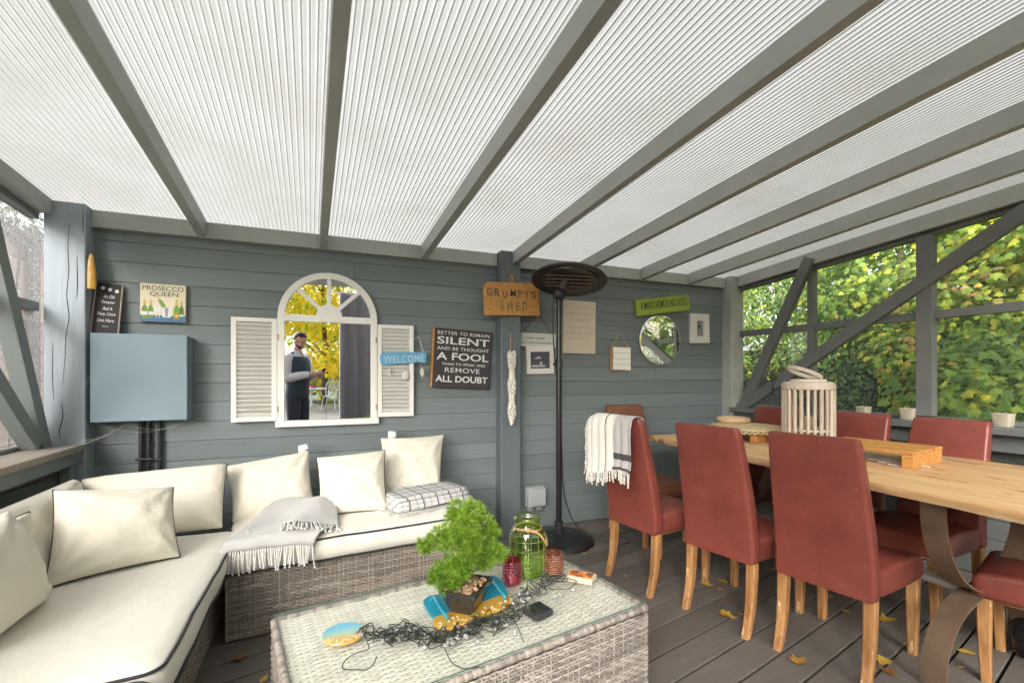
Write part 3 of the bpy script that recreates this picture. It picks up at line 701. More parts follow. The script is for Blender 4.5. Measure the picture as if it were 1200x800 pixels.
def pillow(c, T, seed=0, pinch=.035, n=30, power=2.6, name='pillow', label='', cat='cushion', group=None, mat_='cream', side_pipe=True, wr=.010, straps=None, ears=.012):
    """scatter cushion from its four corners (bottom left, bottom right, top right, top left as seen from the front), plumped T thick"""
    bl, br, tr, tl = [Vector(p) for p in c]
    cen = (bl+br+tr+tl)/4; nrm = ((br-bl).cross(tl-bl)).normalized()
    t = thing(name, label, cat, cen, 0, group)
    def base(s, q):
        a = bl.lerp(br, s); b_ = tl.lerp(tr, s); p = a.lerp(b_, q)
        e = 4*s*(1-s); f = 4*q*(1-q)
        mid = bl.lerp(br, .5).lerp(tl.lerp(tr, .5), .5)
        du_ = (br-bl); dv = (tl-bl)
        # edges bow slightly inwards so the corners read as points
        p = p - du_*((s-.5)*2)**3*pinch*f*1.0 - dv*((q-.5)*2)**3*pinch*e*1.0
        return p
    def th(s, q):
        x = abs(2*s-1); y = abs(2*q-1)
        return T * ((max(0, 1-x**power))*(max(0, 1-y**power)))**.5
    def wrink(s, q, sd):
        e = nz(s*5+sd, q*5, sd) * .6 + nz(s*11, q*9+sd, sd*2) * .4
        # tension folds running in from corners
        k = 0
        for cx_, cy_ in ((0, 0), (1, 0), (1, 1), (0, 1)):
            d_ = math.hypot(s-cx_, q-cy_); a = math.atan2(q-cy_, s-cx_)
            k += math.exp(-d_*3.2) * math.sin(a*11 + sd + cx_*2)*1.3
        return wr * (e + k*1.0) * (1 if 0.02 < s < .98 and 0.02 < q < .98 else 0)
    m = MB()
    ss = [.5 - .5*math.cos(math.pi*i/n)*(.55+.45*abs(math.cos(math.pi*i/n))) for i in range(n+1)]
    for sd in (1, -1):
        vs = []
        for j in range(n+1):
            for i in range(n+1):
                s, q = ss[i], ss[j]; p = base(s, q) + nrm*sd*(th(s, q)*.5 + wrink(s, q, seed + sd)*min(1, th(s, q)/T*2)) - cen; vs.append(p)
        fs = [(j*(n+1)+i, j*(n+1)+i+1, (j+1)*(n+1)+i+1, (j+1)*(n+1)+i) for j in range(n) for i in range(n)]
        if sd < 0: fs = [tuple(reversed(f)) for f in fs]
        m.add(vs, fs)
    obj('cover', m, M[mat_], t, smooth=180)
    if side_pipe:
        pts = [base(s, 0) for s in ss] + [base(1, q) for q in ss[1:]] + [base(s, 1) for s in reversed(ss[:-1])] + [base(0, q) for q in reversed(ss[:-1])]
        pm = MB(); pm.tube([p - cen for p in pts], .0036, 6); obj('piping', pm, M['piping'], t, smooth=180)
    for s0 in (straps or []):
        a = base(s0, 1) - cen; b_ = base(s0 + .11, 1) - cen; w_ = b_ - a; up = (tl-bl).normalized()
        sm = MB(); sm.grid(lambda x, y: a + w_*x + up*(.052*math.sin(math.pi*min(1, y*1.0))) - nrm*(.028*math.cos(math.pi*y) - .0) , 4, 12)
        obj('tie_strap', sm, M['white_cloth'], t, smooth=180, solid=.002)
    return t
M['white_cloth'] = mat('white_cotton', (.78, .76, .72), .9, bump=((120, 120, 120), .2, .002))
SOFG = 'modular rattan corner sofa'
# ---- sofa along the left side
t = thing('rattan_sofa', 'long grey rattan sofa section along the left window wall with cream seat cushions', 'sofa', (-.83, 1.95, 0), 0, SOFG)
b = MB(); b.mi = 1; b.box((-.35, -1.12, .02), (.35, 1.12, .318)); b.mi = 0
weave(b, (.352, -1.12, .015), (0, 1, 0), (0, 0, 1), 2.24, .305, .021, .0088, seed=1)
weave(b, (-.35, -1.122, .015), (1, 0, 0), (0, 0, 1), .70, .305, .024, .0105, seed=2)
rim(b, (.354, -1.12, .318), (.354, 1.12, .318), .008, 3)
obj('base', b, [M['wicker'], M['wicker_in']], t, smooth=50)
bb = MB(); bb.mi = 1; bb.box((-.41, -1.12, .02), (-.353, 1.12, .58)); bb.mi = 0; rim(bb, (-.38, -1.12, .585), (-.38, 1.12, .585), .03, 4, .02)
obj('backrest', bb, [M['wicker'], M['wicker_in']], t, smooth=50)
for nm, yc, L, w_, sd, dz in (('seat_cushion', .225, 1.27, .78, 2, 0), ('seat_cushion', -.75, .63, .76, 5, -.004)):
    m, pp = MB(), MB(); box_cushion(m, pp, w_, L, .118, .055, .02, sd, .007)
    q = obj(nm, m, M['cream_bright'], t, smooth=70, loc=(.035, yc, .320 + dz)); obj('piping', pp, M['piping'], q, smooth=180)
# ---- sofa along the back wall
t = thing('rattan_sofa', 'grey rattan sofa section against the boarded back wall, two throws lying on it', 'sofa', (.255, 2.545, 0), R(5.0), SOFG)
W2, D2 = 1.33, .74
b = MB(); b.mi = 1; b.box((-W2/2, .004, .02), (W2/2, D2, .318)); b.mi = 0
weave(b, (-W2/2, .002, .012), (1, 0, 0), (0, 0, 1), W2, .308, .021, .0088, seed=5)
weave(b, (W2/2+.001, .002, .012), (0, 1, 0), (0, 0, 1), D2, .308, .024, .0105, seed=6)
weave(b, (-W2/2-.001, D2, .012), (0, -1, 0), (0, 0, 1), D2, .308, .024, .0105, seed=7)
for sx in (-1, 1): rim(b, (sx*W2/2, -.001, .012), (sx*W2/2, -.001, .318), .006, 8+sx, .012)
obj('base', b, [M['wicker'], M['wicker_in']], t, smooth=50)
m, pp = MB(), MB(); box_cushion(m, pp, W2 + .02, D2 + .035, .118, .05, .02, 4, .007)
q = obj('seat_cushion', m, M['cream_bright'], t, smooth=70, loc=(.0, D2/2 - .012, .320)); obj('piping', pp, M['piping'], q, smooth=180)
# ---- cushions
BCG = 'cream back cushions of the corner sofa'; SCG = 'cream scatter cushions on the corner sofa'
pillow([(-1.03, 2.78, .455), (-.475, 2.80, .455), (-.49, 3.02, .752), PY(95, 562, 2.99)], .15, 2, .012, power=5, label='wide cream back cushion in the sofa corner, below the black pipes', cat='back cushion', group=BCG, name='back_cushion', wr=.006)
pillow([(-1.0, 2.06, .45), (-.99, 2.80, .45), (-1.12, 2.90, .745), (-1.16, 2.02, .735)], .15, 3, .012, power=5, label='cream back cushion under the left window, behind the large scatter cushion', cat='back cushion', group=BCG, name='back_cushion', wr=.008)
pillow([(-.99, 1.45, .45), (-1.0, 2.30, .46), (-1.02, 2.31, .735), (-1.10, 1.42, .74)], .10, 4, .01, power=5, label='cream back cushion with a square black piped corner, mostly behind the nearest cushion', cat='back cushion', group=BCG, name='back_cushion', wr=.006)
pillow([(-.905, 1.70, .455), (-.895, 2.135, .455), (-.965, 2.06, .80), (-.99, 1.62, .80)], .17, 5, .05, label='nearest cream scatter cushion, cut by the left edge of the photo', group=SCG, name='scatter_cushion', side_pipe=False)
pillow([PZ(51, 690, .463), PZ(211, 652, .463), PY(203, 571, 2.62), PY(62, 574, 2.47)], .17, 6, .03, label='large cream oblong scatter cushion with black piping on the left sofa', group=SCG, name='scatter_cushion')
pillow([PY(272, 612, 2.95), PY(372, 606, 2.98), PY(362, 528, 3.22), PY(264, 546, 3.18)], .15, 7, .03, label='cream scatter cushion above the pale grey throw', group=SCG, name='scatter_cushion', straps=[.88], side_pipe=False)
pillow([PY(374, 605, 2.80), PY(454, 598, 2.80), PY(451, 527, 3.03), PY(371, 536, 3.02)], .14, 8, .03, label='middle cream scatter cushion standing forward of its neighbours on the back sofa', group=SCG, name='scatter_cushion')
pillow([PY(450, 585, 3.06), PY(516, 578, 3.06), PY(520, 509, 3.29), PY(446, 513, 3.28)], .14, 9, .03, label='upright cream scatter cushion with a white strap, behind the folded plaid blanket', group=SCG, name='scatter_cushion', straps=[.12], side_pipe=False)
# ---- throws
M['throw_grey'] = mat('pale_grey_wool', (.44, .43, .42), .95, noise=((9, 9, 9), .6, 5), col2=(.54, .53, .515), bump=((260, 260, 260), .6, .003), sheen=.3)
M['fringe'] = mat('white_wool_fringe', (.68, .66, .63), .95, bump=((300, 300, 300), .5, .002))
tw = thing('throw_blanket', 'pale grey knitted throw with long white fringe, draped over the corner of the back sofa', 'throw', (-.2, 2.7, .45), 0)
def throw_pt(s, q):
    # s across, q from the back (0) over the seat to the front edge (1)
    L = q
    xl = -.17 - .27*min(1, q*1.25)**.8; xr_ = .065 - .0*q - .10*max(0, q-.72)/.28
    x = xl + (xr_-xl)*s
    y = 3.0 - .56*q - .05*s*(1-q)
    z = .470 + .062*math.exp(-((q-.20)/.24)**2)*(.55 + .45*math.sin(s*2.6+.3)) + .012*nz(x*9, y*9, 2) + .022*math.sin(s*9 + q*4)*math.exp(-((q-.45)/.3)**2) + .018*(1-abs(2*s-1)**4)
    f = max(0, (q-.90)/.10)
    y += .018*f*f; z -= .05*f*f
    e = max(0, (.06-s)/.06); z -= .035*e*(q > .3)
    return Vector((x, y, z)) - Vector((-.2, 2.7, .45))
m = MB(); m.grid(throw_pt, 44, 56); obj('cloth', m, M['throw_grey'], tw, smooth=180, solid=.006)
def throw2(s, q):   # upper folded layer, ends in a second fringe half way
    p = throw_pt(.10 + .92*s, .05 + .62*q*(1 + .1*math.sin(s*3))); return p + Vector((.012, -.012, .012 + .009*math.sin(s*7+q*3)))
m = MB(); m.grid(throw2, 40, 36); obj('folded_layer', m, M['throw_grey'], tw, smooth=180, solid=.006)
fm = MB(); rf = random.Random(2)
def strand(mb, p, d, L, n_=7):
    p = Vector(p); pts = [p]; wob = Vector((rf.uniform(-.25, .25), rf.uniform(-.25, .1), 0))
    v = Vector(d)
    for k in range(n_):
        v = (v + wob*.25 + Vector((0, 0, -.32))).normalized(); pts.append(pts[-1] + v*L/n_)
    mb.tube(pts, [.0034 + .0010*math.sin(k*2.4) for k in range(len(pts))], 5); mb.ball(pts[-1], .0055, 6, 4)
for k in range(40):
    s = (k + .5)/40; p = throw_pt(s, 1.0); strand(fm, p + Vector((0, -.004, 0)), (rf.uniform(-.15, .15), -.25, -.8), rf.uniform(.075, .105))
for k in range(9):
    q = .62 + .04*k; p = throw_pt(0, q); strand(fm, p, (-.5, 0, -.6), rf.uniform(.07, .10))
obj('fringe', fm, M['fringe'], tw, smooth=180)
fm = MB()
for k in range(42):
    s = (k + .5)/42; p = throw2(s, 1.0); d_ = Vector((rf.uniform(-.3, .3), -1, -.05)); pts = [p]
    hgt = []
    for j in range(1, 7):
        q = p + Vector((d_.x*.075*j/6 + .004*rf.uniform(-1, 1), -.075*j/6, -.010*j/6 - .004 + .004*rf.uniform(-1, 1))); pts.append(q)
    fm.tube(pts, .0034, 5); fm.ball(pts[-1], .0055, 6, 4)
obj('fringe', fm, M['fringe'], tw, smooth=180)
# folded plaid blanket
def plaid_mat():
    m = mat('plaid_wool', (.55, .54, .53), .95, bump=((200, 200, 200), .5, .003)); t = NT(m); b_ = t.n['Principled BSDF']
    tc = t.N('ShaderNodeTexCoord'); sp = t.N('ShaderNodeSeparateXYZ'); t.L(tc.outputs['Object'], sp.inputs[0])
    def lines(sock, per, wd):
        a = t.N('ShaderNodeMath', operation='DIVIDE'); a.inputs[1].default_value = per; t.L(sock, a.inputs[0])
        f = t.N('ShaderNodeMath', operation='FRACT'); t.L(a.outputs[0], f.inputs[0]); l = t.N('ShaderNodeMath', operation='LESS_THAN'); l.inputs[1].default_value = wd; t.L(f.outputs[0], l.inputs[0]); return l.outputs[0]
    ad = t.N('ShaderNodeMath', operation='ADD'); t.L(sp.outputs['Y'], ad.inputs[0]); t.L(sp.outputs['Z'], ad.inputs[1])
    a = lines(sp.outputs['X'], .092, .085); c = lines(ad.outputs[0], .075, .10); d_ = lines(sp.outputs['X'], .046, .30); mx_ = t.N('ShaderNodeMath', operation='MAXIMUM'); t.L(a, mx_.inputs[0]); t.L(c, mx_.inputs[1])
    m1 = t.N('ShaderNodeMixRGB'); m1.inputs['Color1'].default_value = (.57, .56, .55, 1); m1.inputs['Color2'].default_value = (.44, .44, .455, 1); t.L(d_, m1.inputs['Fac'])
    m2 = t.N('ShaderNodeMixRGB'); m2.inputs['Color2'].default_value = (.10, .09, .095, 1); t.L(m1.outputs['Color'], m2.inputs['Color1']); t.L(mx_.outputs[0], m2.inputs['Fac'])
    t.L(m2.outputs['Color'], b_.inputs['Base Color']); return m
pb = thing('plaid_blanket', 'folded pale plaid blanket with dark check lines on the right end of the back sofa', 'blanket', (.60, 2.88, .456), R(17))
m = MB()
def fold(z0, w_, l_, h_, sd, shrink=0):
    secs = []
    for k in range(15):
        x = -w_/2 + w_*k/14; e = 1 - .12*abs(2*k/14-1)**3
        s = []
        for y, z in rrect(l_*e, h_*e, h_*e*.48, 5):
            s.append(Vector((x + .012*nz(y*8, z*30, sd+x), y + .010*nz(x*7, z*20, sd), z0 + h_/2 + z + .010*nz(x*8, y*9, sd+2)*(1 if z > 0 else .3))))
        secs.append(s)
    m.loft(secs)
fold(.008, .52, .33, .032, 1); fold(.036, .50, .31, .030, 5); fold(.062, .47, .26, .022, 8)
obj('cloth', m, plaid_mat(), pb, smooth=180)
fm = MB()
for k in range(26):
    x = -.25 + .5*k/25; p = Vector((x, -.165, .014)); pts = [p + Vector((.006*rf.uniform(-1, 1)*j, -.011*j, -.0025*j)) for j in range(5)]; fm.tube(pts, .0022, 5)
for k in range(12):
    y = -.14 + .28*k/11; p = Vector((-.255, y, .016)); fm.tube([p + Vector((-.010*j, .005*rf.uniform(-1, 1)*j, -.003*j)) for j in range(5)], .0022, 5)
obj('fringe', fm, M['throw_grey'], pb, smooth=180)
# ---- coffee table
CTH = .40
ct = thing('coffee_table', 'low silver grey rattan coffee table with a glass top', 'coffee table', (.487, 1.623, 0), R(9.5))
TW, TD = 1.205, .640
b = MB(); b.mi = 1; b.box((-TW/2+.006, -TD/2+.006, .012), (TW/2-.006, TD/2-.006, .372)); b.mi = 0
weave(b, (-TW/2, -TD/2, .010), (1, 0, 0), (0, 0, 1), TW, .352, .023, .0108, seed=11)
weave(b, (TW/2, -TD/2, .010), (0, 1, 0), (0, 0, 1), TD, .352, .023, .0108, seed=12)
weave(b, (TW/2, TD/2, .010), (-1, 0, 0), (0, 0, 1), TW, .352, .023, .0108, seed=13)
weave(b, (-TW/2, TD/2, .010), (0, -1, 0), (0, 0, 1), TD, .352, .023, .0108, seed=14)
for a, c in (((-1, -1), (1, -1)), ((1, -1), (1, 1)), ((1, 1), (-1, 1)), ((-1, 1), (-1, -1))):
    rim(b, (a[0]*(TW/2-.004), a[1]*(TD/2-.004), .377), (c[0]*(TW/2-.004), c[1]*(TD/2-.004), .377), .0135, 15 + a[0] + 2*a[1], .014)
obj('base', b, [M['wicker_pale'], M['wicker_in']], ct, smooth=50)
b = MB(); weave(b, (-TW/2+.01, -TD/2+.01, .374), (1, 0, 0), (0, 1, 0), TW-.02, TD-.02, .040, .0112, A=.0016, seed=21, gap=.94); obj('woven_top', b, M['wicker_top'], ct, smooth=50)
b = MB(); e = .004
b.mi = 0; x, y = TW/2-e, TD/2-e
b.add([(-x, -y, CTH), (x, -y, CTH), (x, y, CTH), (-x, y, CTH)], [(0, 1, 2, 3)])
b.mi = 1; b.add([(-x, -y, CTH-.005), (x, -y, CTH-.005), (x, y, CTH-.005), (-x, y, CTH-.005), (-x, -y, CTH), (x, -y, CTH), (x, y, CTH), (-x, y, CTH)], [(0, 1, 5, 4), (1, 2, 6, 5), (2, 3, 7, 6), (3, 0, 4, 7)])
obj('glass_top', b, [M['glass_top'], M['glass_edge']], ct)
# ---- dining table
TZ = .80
FC = Vector((2.29, 2.82, 0)); fd = Vector((-.155, -2.06, 0)).normalized(); fn = Vector((-fd.y, fd.x, 0)); LT, WT = 2.35, 1.08
cen = FC + fd*LT/2 + fn*WT/2; rzT = math.atan2(fd.y, fd.x) + math.pi/2   # local -y runs towards the camera, +x away from the near chairs
dt = thing('dining_table', 'long oiled oak dining table on curved bronzed steel strap legs', 'dining table', (cen.x, cen.y, 0), rzT)
b = MB(); N_ = 48; secs = []
for k in range(N_ + 1):
    y = -LT/2 + LT*k/N_; e1 = -WT/2 + .010*nz(y*3, 1, 0) + .006*nz(y*11, 2, 0); e2 = WT/2 + .012*nz(y*3, 5, 0)
    lo = .006 + .004*nz(y*5, 9, 0)
    secs.append([(e1 + lo, y, TZ-.040), (e1 + .002, y, TZ-.026), (e1, y, TZ-.012), (e1+.004, y, TZ-.002), (e1 + .012, y, TZ), (e2-.012, y, TZ), (e2, y, TZ-.01), (e2-.008, y, TZ-.040)])
b.loft(secs); obj('table_top', b, M['oak'], dt, smooth=40)
def strap(pts, wd, th_):
    """flat steel band bent in the x-z plane, wd wide along y"""
    m = MB(); pts = [Vector(p) for p in pts]; secs = []
    for i, p in enumerate(pts):
        d_ = (pts[min(i+1, len(pts)-1)] - pts[max(i-1, 0)]).normalized(); n_ = Vector((d_.z, 0, -d_.x))
        secs.append([p + Vector((0, -wd/2, 0)) - n_*th_/2, p + Vector((0, wd/2, 0)) - n_*th_/2, p + Vector((0, wd/2, 0)) + n_*th_/2, p + Vector((0, -wd/2, 0)) + n_*th_/2])
    m.loft(secs); return m
for yl in (-.585, .74):
    hw, xc = .315, -.125
    U = [(xc + hw*math.cos(a)*1.0, yl, (TZ - .048) - .395*abs(math.sin(a))**.85) for a in [math.pi*k/28 for k in range(29)]]
    D_ = [(xc + (hw+.0)*math.cos(a), yl, .008 + .345*abs(math.sin(a))**.85) for a in [math.pi*k/28 for k in range(29)]]
    lg = obj('leg', strap(U, .088, .008), M['strap'], dt, smooth=40); obj('foot_arch', strap(D_, .088, .008), M['strap'], lg, smooth=40)
b = MB(); b.box((-.125-.04, -.585, .318), (-.125+.04, .74, .343)); obj('stretcher', b, mat('grey_worn_bar', (.30, .27, .23), .6, noise=((20, 4, 20), .7, 5), col2=(.42, .40, .36)), dt, bevel=.003)
# ---- dining chairs (local: faces +x, rear feet at x=0)
CHG = 'dining chairs round the oak table'
def make_chair(label, hide='leather'):
    t = thing('dining_chair', label, 'dining chair', (0, 0, 0), 0, CHG)
    def xs(z): return .045 - .105*max(0, (z-.45)/.55)**1.15
    secs = []
    for z, th_, w_ in ((.345, .05, .372), (.352, .066, .384), (.37, .072, .388), (.45, .072, .388), (.6, .070, .382), (.75, .064, .372), (.9, .055, .36), (.975, .050, .352), (.994, .046, .346), (1.003, .034, .335)):
        x0 = xs(z); secs.append([(x0 + th_/2 + a, b_, z) for a, b_ in rrect(th_, w_, min(.016, th_*.45), 3)])
    b = MB(); b.loft(secs); obj('backrest', b, M[hide], t, smooth=60)
    b = MB(); secs = []
    for x, w_, zt, zb in ((.118, .380, .446, .348), (.16, .392, .455, .344), (.30, .412, .461, .342), (.45, .426, .455, .342), (.515, .430, .444, .343), (.535, .428, .434, .345), (.542, .418, .42, .355)):
        h_ = zt - zb; s = []
        for a, c in rrect(w_, h_, min(.02, h_*.4), 3):
            k = (1 - (2*a/w_)**2) if c > 0 else 0
            s.append((x, a, zb + h_/2 + c + .010*k))
        secs.append(s)
    b.loft(secs); obj('seat', b, M[hide], t, smooth=60)
    b = MB()   # brass nails: a thin strip with raised heads
    b.bar((.5425, -.195, .352), (.5425, .195, .352), .001, .004)
    for k in range(15): b.ball((.5425, -.19 + .38*k/14, .352), .0042, 6, 4)
    obj('nail_trim', b, M['nail'], t, smooth=180)
    for sy in (-1, 1):
        secs = []
        for x, z, w_ in ((.082, .346, .044), (.082, .30, .044), (.078, .22, .042), (.066, .12, .039), (.045, .05, .036), (.028, 0, .034)):
            secs.append([(x - .0 + a, sy*(.168 - .0) + c, z) for a, c in rrect(w_, w_, .005, 1)])
        b = MB(); b.loft(secs); obj('leg', b, M['leg'], t, smooth=35)
        secs = [[(x + a, sy*.183 + c, z) for a, c in rrect(w_, w_, .005, 1)] for x, z, w_ in ((.508, .343, .047), (.508, .25, .044), (.506, .12, .039), (.502, 0, .034))]
        b = MB(); b.loft(secs); obj('leg', b, M['leg'], t, smooth=35)
    b = MB(); b.box((.13, -.145, .318), (.47, -.125, .342)); b.box((.13, .125, .318), (.47, .145, .342)); b.box((.45, -.124, .318), (.469, .124, .342)); obj('seat_rail', b, M['leg'], t)
    return t
M['nail'] = mat('brass_nail', (.42, .30, .13), .35, metal=.9)
ch = make_chair('oxblood dining chair nearest the camera, a full rear view in front of the slatted lantern')
def place(o, x, y, deg, label=None):
    o.location = (x, y, 0); o.rotation_euler = (0, 0, R(deg))
    if label: o['label'] = label
    return o
place(ch, 1.935, 1.312, 11)
C1 = place(copy_tree(ch), 1.665, 2.275, 8.5, 'oxblood dining chair with the striped fringed throw over its back')
place(copy_tree(ch), 1.815, 1.765, 10, 'oxblood dining chair seen from behind, between the throw covered chair and the nearest one')
place(copy_tree(ch), 3.29, 1.475, 180, 'oxblood dining chair across the table, its back behind the orange pine riser')
place(copy_tree(ch), 3.29, 1.95, 180, 'oxblood dining chair across the table, its back just right of the slatted lantern')
place(copy_tree(ch), 3.29, 2.56, 180, 'oxblood dining chair across the table, half hidden left of the slatted lantern')
c0 = make_chair('browner dining chair in the wall corner behind the throw covered chair', 'leather_brown'); place(c0, 2.375, 3.22, -92)
place(copy_tree(ch), 2.82, .56, 104.6, 'oxblood dining chair at the near table end, only its seat and legs in view')
# throw over the back of the chair by the wall
M['th_cream'] = mat('cream_wool', (.70, .67, .61), .95, bump=((180, 180, 180), .7, .004), sheen=.3)
M['th_grey'] = mat('grey_weave', (.37, .35, .34), .95, noise=((150, 150, 150), .7, 2), col2=(.52, .5, .49), bump=((240, 240, 240), .6, .003))
M['th_dark'] = mat('charcoal_stripe', (.06, .058, .06), .95)
ty = thing('striped_throw', 'cream and grey striped wool throw with tassels hanging over a chair back', 'throw', C1.location, C1.rotation_euler.z)
prof = [(-.098, .665), (-.088, .74), (-.090, .82), (-.094, .90), (-.092, .97), (-.082, 1.004), (-.055, 1.018), (-.025, 1.014), (-.004, .992), (.012, .93), (.022, .86), (.035, .78), (.042, .72)]
pc = catmull([Vector((a, 0, c)) for a, c in prof], 6); NP = len(pc) - 1
def thr(s, q):
    p = pc[min(NP, int(round(q*NP)))]; rear = p.x < -.05
    y = .235 - .385*s
    k = .012*math.sin(s*19 + 1.0)*(1 - .55*(abs(q-.45) < .12)) + .006*nz(s*6, q*5, 3)
    drop = 0
    if q < .12: drop = -(.12-q)/.12*(.045*math.sin(s*5.2+.5)*.6 - .02)
    fl = max(0, (.235 - .385*s) - .17)  # part that hangs off the side of the back
    return Vector((p.x - (abs(k) if rear else -abs(k)*.7) + fl*.25*(1 if rear else -1), y, p.z + drop - fl*.35))
m = MB(); nu, nv = 60, NP; m.grid(thr, nu, nv)
mi = []
for j in range(nv):
    for i in range(nu):
        s, q = (i+.5)/nu, (j+.5)/nv; k = 0
        if .455 < s < .49: k = 2
        elif s > .66: k = 1
        if q < .30 and s > .63 and (.015 < q < .045 or .115 < q < .15): k = 2
        if q > .5 and k != 2: k = 1
        mi.append(k)
m.m = mi
obj('cloth', m, [M['th_cream'], M['th_grey'], M['th_dark']], ty, smooth=180, solid=.005)
fm = MB()
for k in range(34):
    s = (k+.5)/34; p = thr(s, 0); strand(fm, p, (0, 0, -1), rf.uniform(.04, .075), 5)
for k in range(16):
    p = thr(0, .04 + .40*k/16); strand(fm, p, (-.1, .7, -.5), rf.uniform(.03, .05), 5)
obj('fringe', fm, M['th_cream'], ty, smooth=180)
# ================================================================ THINGS ON THE BACK WALL
def spot(tl, tr, br, bl, Y):
    a, b_, c, d_ = [PY(*p, Y) for p in (tl, tr, br, bl)]
    cen = (a+b_+c+d_)/4; w = ((b_-a).length + (c-d_).length)/2; h = ((a-d_).length + (b_-c).length)/2
    r = ((b_-a) + (c-d_)).normalized(); roll = math.atan2(r.z, r.x)
    return cen, w, h, roll
def hung(name, label, cat, tl, tr, br, bl, Y, group=None):
    cen, w, h, roll = spot(tl, tr, br, bl, Y); t = thing(name, label, cat, cen, rot=(0, -roll, 0), group=group); return t, w, h
def board(t, name, w, h, th, m, bevel=.003):
    b = MB(); b.box((-w/2, 0, -h/2), (w/2, th, h/2)); return obj(name, b, m, t, bevel=bevel)
SG = 'signs on the boarded wall'
M['ink'] = mat('dark_ink', (.03, .028, .03), .7); M['white_ink'] = mat('white_lettering', (.70, .69, .66), .6)
# BETTER TO REMAIN SILENT
t, w, h = hung('slogan_sign', 'black slogan sign with bold white capitals about remaining silent', 'sign', (510, 384), (578, 389), (573, 457), (506, 453), 3.378, SG)
b = MB(); b.box((-w/2, 0, -h/2), (w/2, .028, h/2)); obj('panel', b, mat('faded_black_panel', (.032, .028, .03), .6, noise=((9, 9, 9), .6, 6), col2=(.05, .043, .045)), t, bevel=.002)
b = MB(); b.box((-w/2-.012, .001, -h/2), (-w/2-.0005, .029, h/2)); obj('edge_strip', b, M['pine'], t)
m = MB(); W_ = w*.90
for s, z, hh, ww, x in (('BETTER TO REMAIN', .425, .058, .93, .0), ('SILENT', .300, .125, .93, 0), ('AND BE THOUGHT', .165, .058, .93, 0), ('A FOOL', .035, .125, .93, 0), ('THAN TO SPEAK AND', -.095, .044, .78, .02), ('REMOVE', -.195, .080, .62, 0), ('ALL DOUBT', -.345, .110, .93, 0)):
    text_mb(m, s, x*w, z*h, ww*w*.97, hh*h, 0, off=.016 if hh > .1 else .002, spacing=1.0 if hh > .1 else 1.06)
obj('lettering', m, M['white_ink'], t)
# GRUMPY'S SHED
t, w, h = hung('wooden_sign', 'orange pine plaque with clipped corners hanging on the middle post, naming a shed', 'sign', (567, 330), (632, 332), (632, 370), (567, 369), 3.262, SG)
m = MB(); k = .035
m.prism([(-w/2, 0, -h/2), (w/2, 0, -h/2), (w/2, 0, h/2-k), (w/2-k, 0, h/2), (-w/2+k, 0, h/2), (-w/2, 0, h/2-k)], (0, .020, 0)); obj('board', m, M['pine'], t, bevel=.003)
m = MB()
for s, x, z, hh, ww, rl in (('G', -.40, .20, .23, .10, .1), ('R', -.265, .19, .23, .10, -.1), ('U', -.125, .13, .20, .075, .05), ('M', .02, .18, .22, .10, 0), ('P', .145, .16, .21, .075, -.1), ('Y', .265, .15, .22, .085, .1), ("'", .335, .22, .07, .018, 0), ('S', .395, .14, .22, .07, -.1)):
    text_mb(m, s, x*w, z*h, ww*w, hh*h, -.0002, depth=.003, off=.004, roll=rl)
obj('lettering', m, mat('grey_bark_letters', (.075, .072, .055), .7, isl=.3, noise=((60, 60, 60), .5, 3), col2=(.15, .14, .10)), t)
m = MB()
for s, x, z, hh, ww, rl in (('S', -.19, -.20, .25, .065, 0), ('H', -.045, -.22, .24, .085, 0), ('E', .10, -.22, .25, .075, 0), ('D', .225, -.21, .27, .075, 0)):
    text_mb(m, s, x*w, z*h, ww*w, hh*h, -.0002, depth=.003, off=.004, roll=rl)
obj('lettering', m, mat('pale_bark_letters', (.12, .11, .07), .7, isl=.3, noise=((60, 60, 60), .5, 3), col2=(.20, .17, .10)), t)
m = MB(); m.tube(catmull([(-.012, .004, h/2-.01), (-.010, .0, h/2+.04), (0, .006, h/2+.062), (.010, .0, h/2+.04), (.012, .004, h/2-.01)], 5), .0045, 6); m.tube([(0, -.002, h/2+.062), (0, .026, h/2+.066)], .003, 6); obj('hanging_loop', m, M['pine'], t, smooth=60)
# WELCOME
t, w, h = hung('welcome_sign', 'sky blue driftwood plank with carved welcome lettering, hanging over the right shutter', 'sign', (446, 412), (501, 412), (500, 426), (446, 428), 3.352, SG)
m = MB(); ol = [(-.5, -.30), (-.47, -.52), (-.1, -.46), (.3, -.36), (.49, -.42), (.47, -.15), (.50, .1), (.47, .42), (.2, .46), (-.2, .47), (-.46, .47), (-.51, .15)]
m.prism([(x*w, 0, z*h) for x, z in ol], (0, .014, 0)); obj('plank', m, mat('sky_blue_paint', (.09, .33, .56), .6, noise=((30, 30, 30), .6, 6), col2=(.16, .44, .66), bump=((50, 8, 50), .3, .003)), t, bevel=.003)
m = MB(); text_mb(m, 'WELCOME', .0, -.05*h, w*.86, h*.55, -.0002, off=-.004, spacing=1.12); obj('lettering', m, mat('pale_carving', (.55, .62, .58), .7), t)
m = MB(); m.tube([(w*.42, .004, h*.45), (.115, .03, .155)], .0016, 5); m.tube([(-w*.40, .004, h*.45), (.115, .03, .155)], .0016, 5); obj('cord', m, M['white_cloth'], t)
psh = mat('white_shell', (.68, .66, .60), .5, noise=((40, 40, 40), .4, 4))
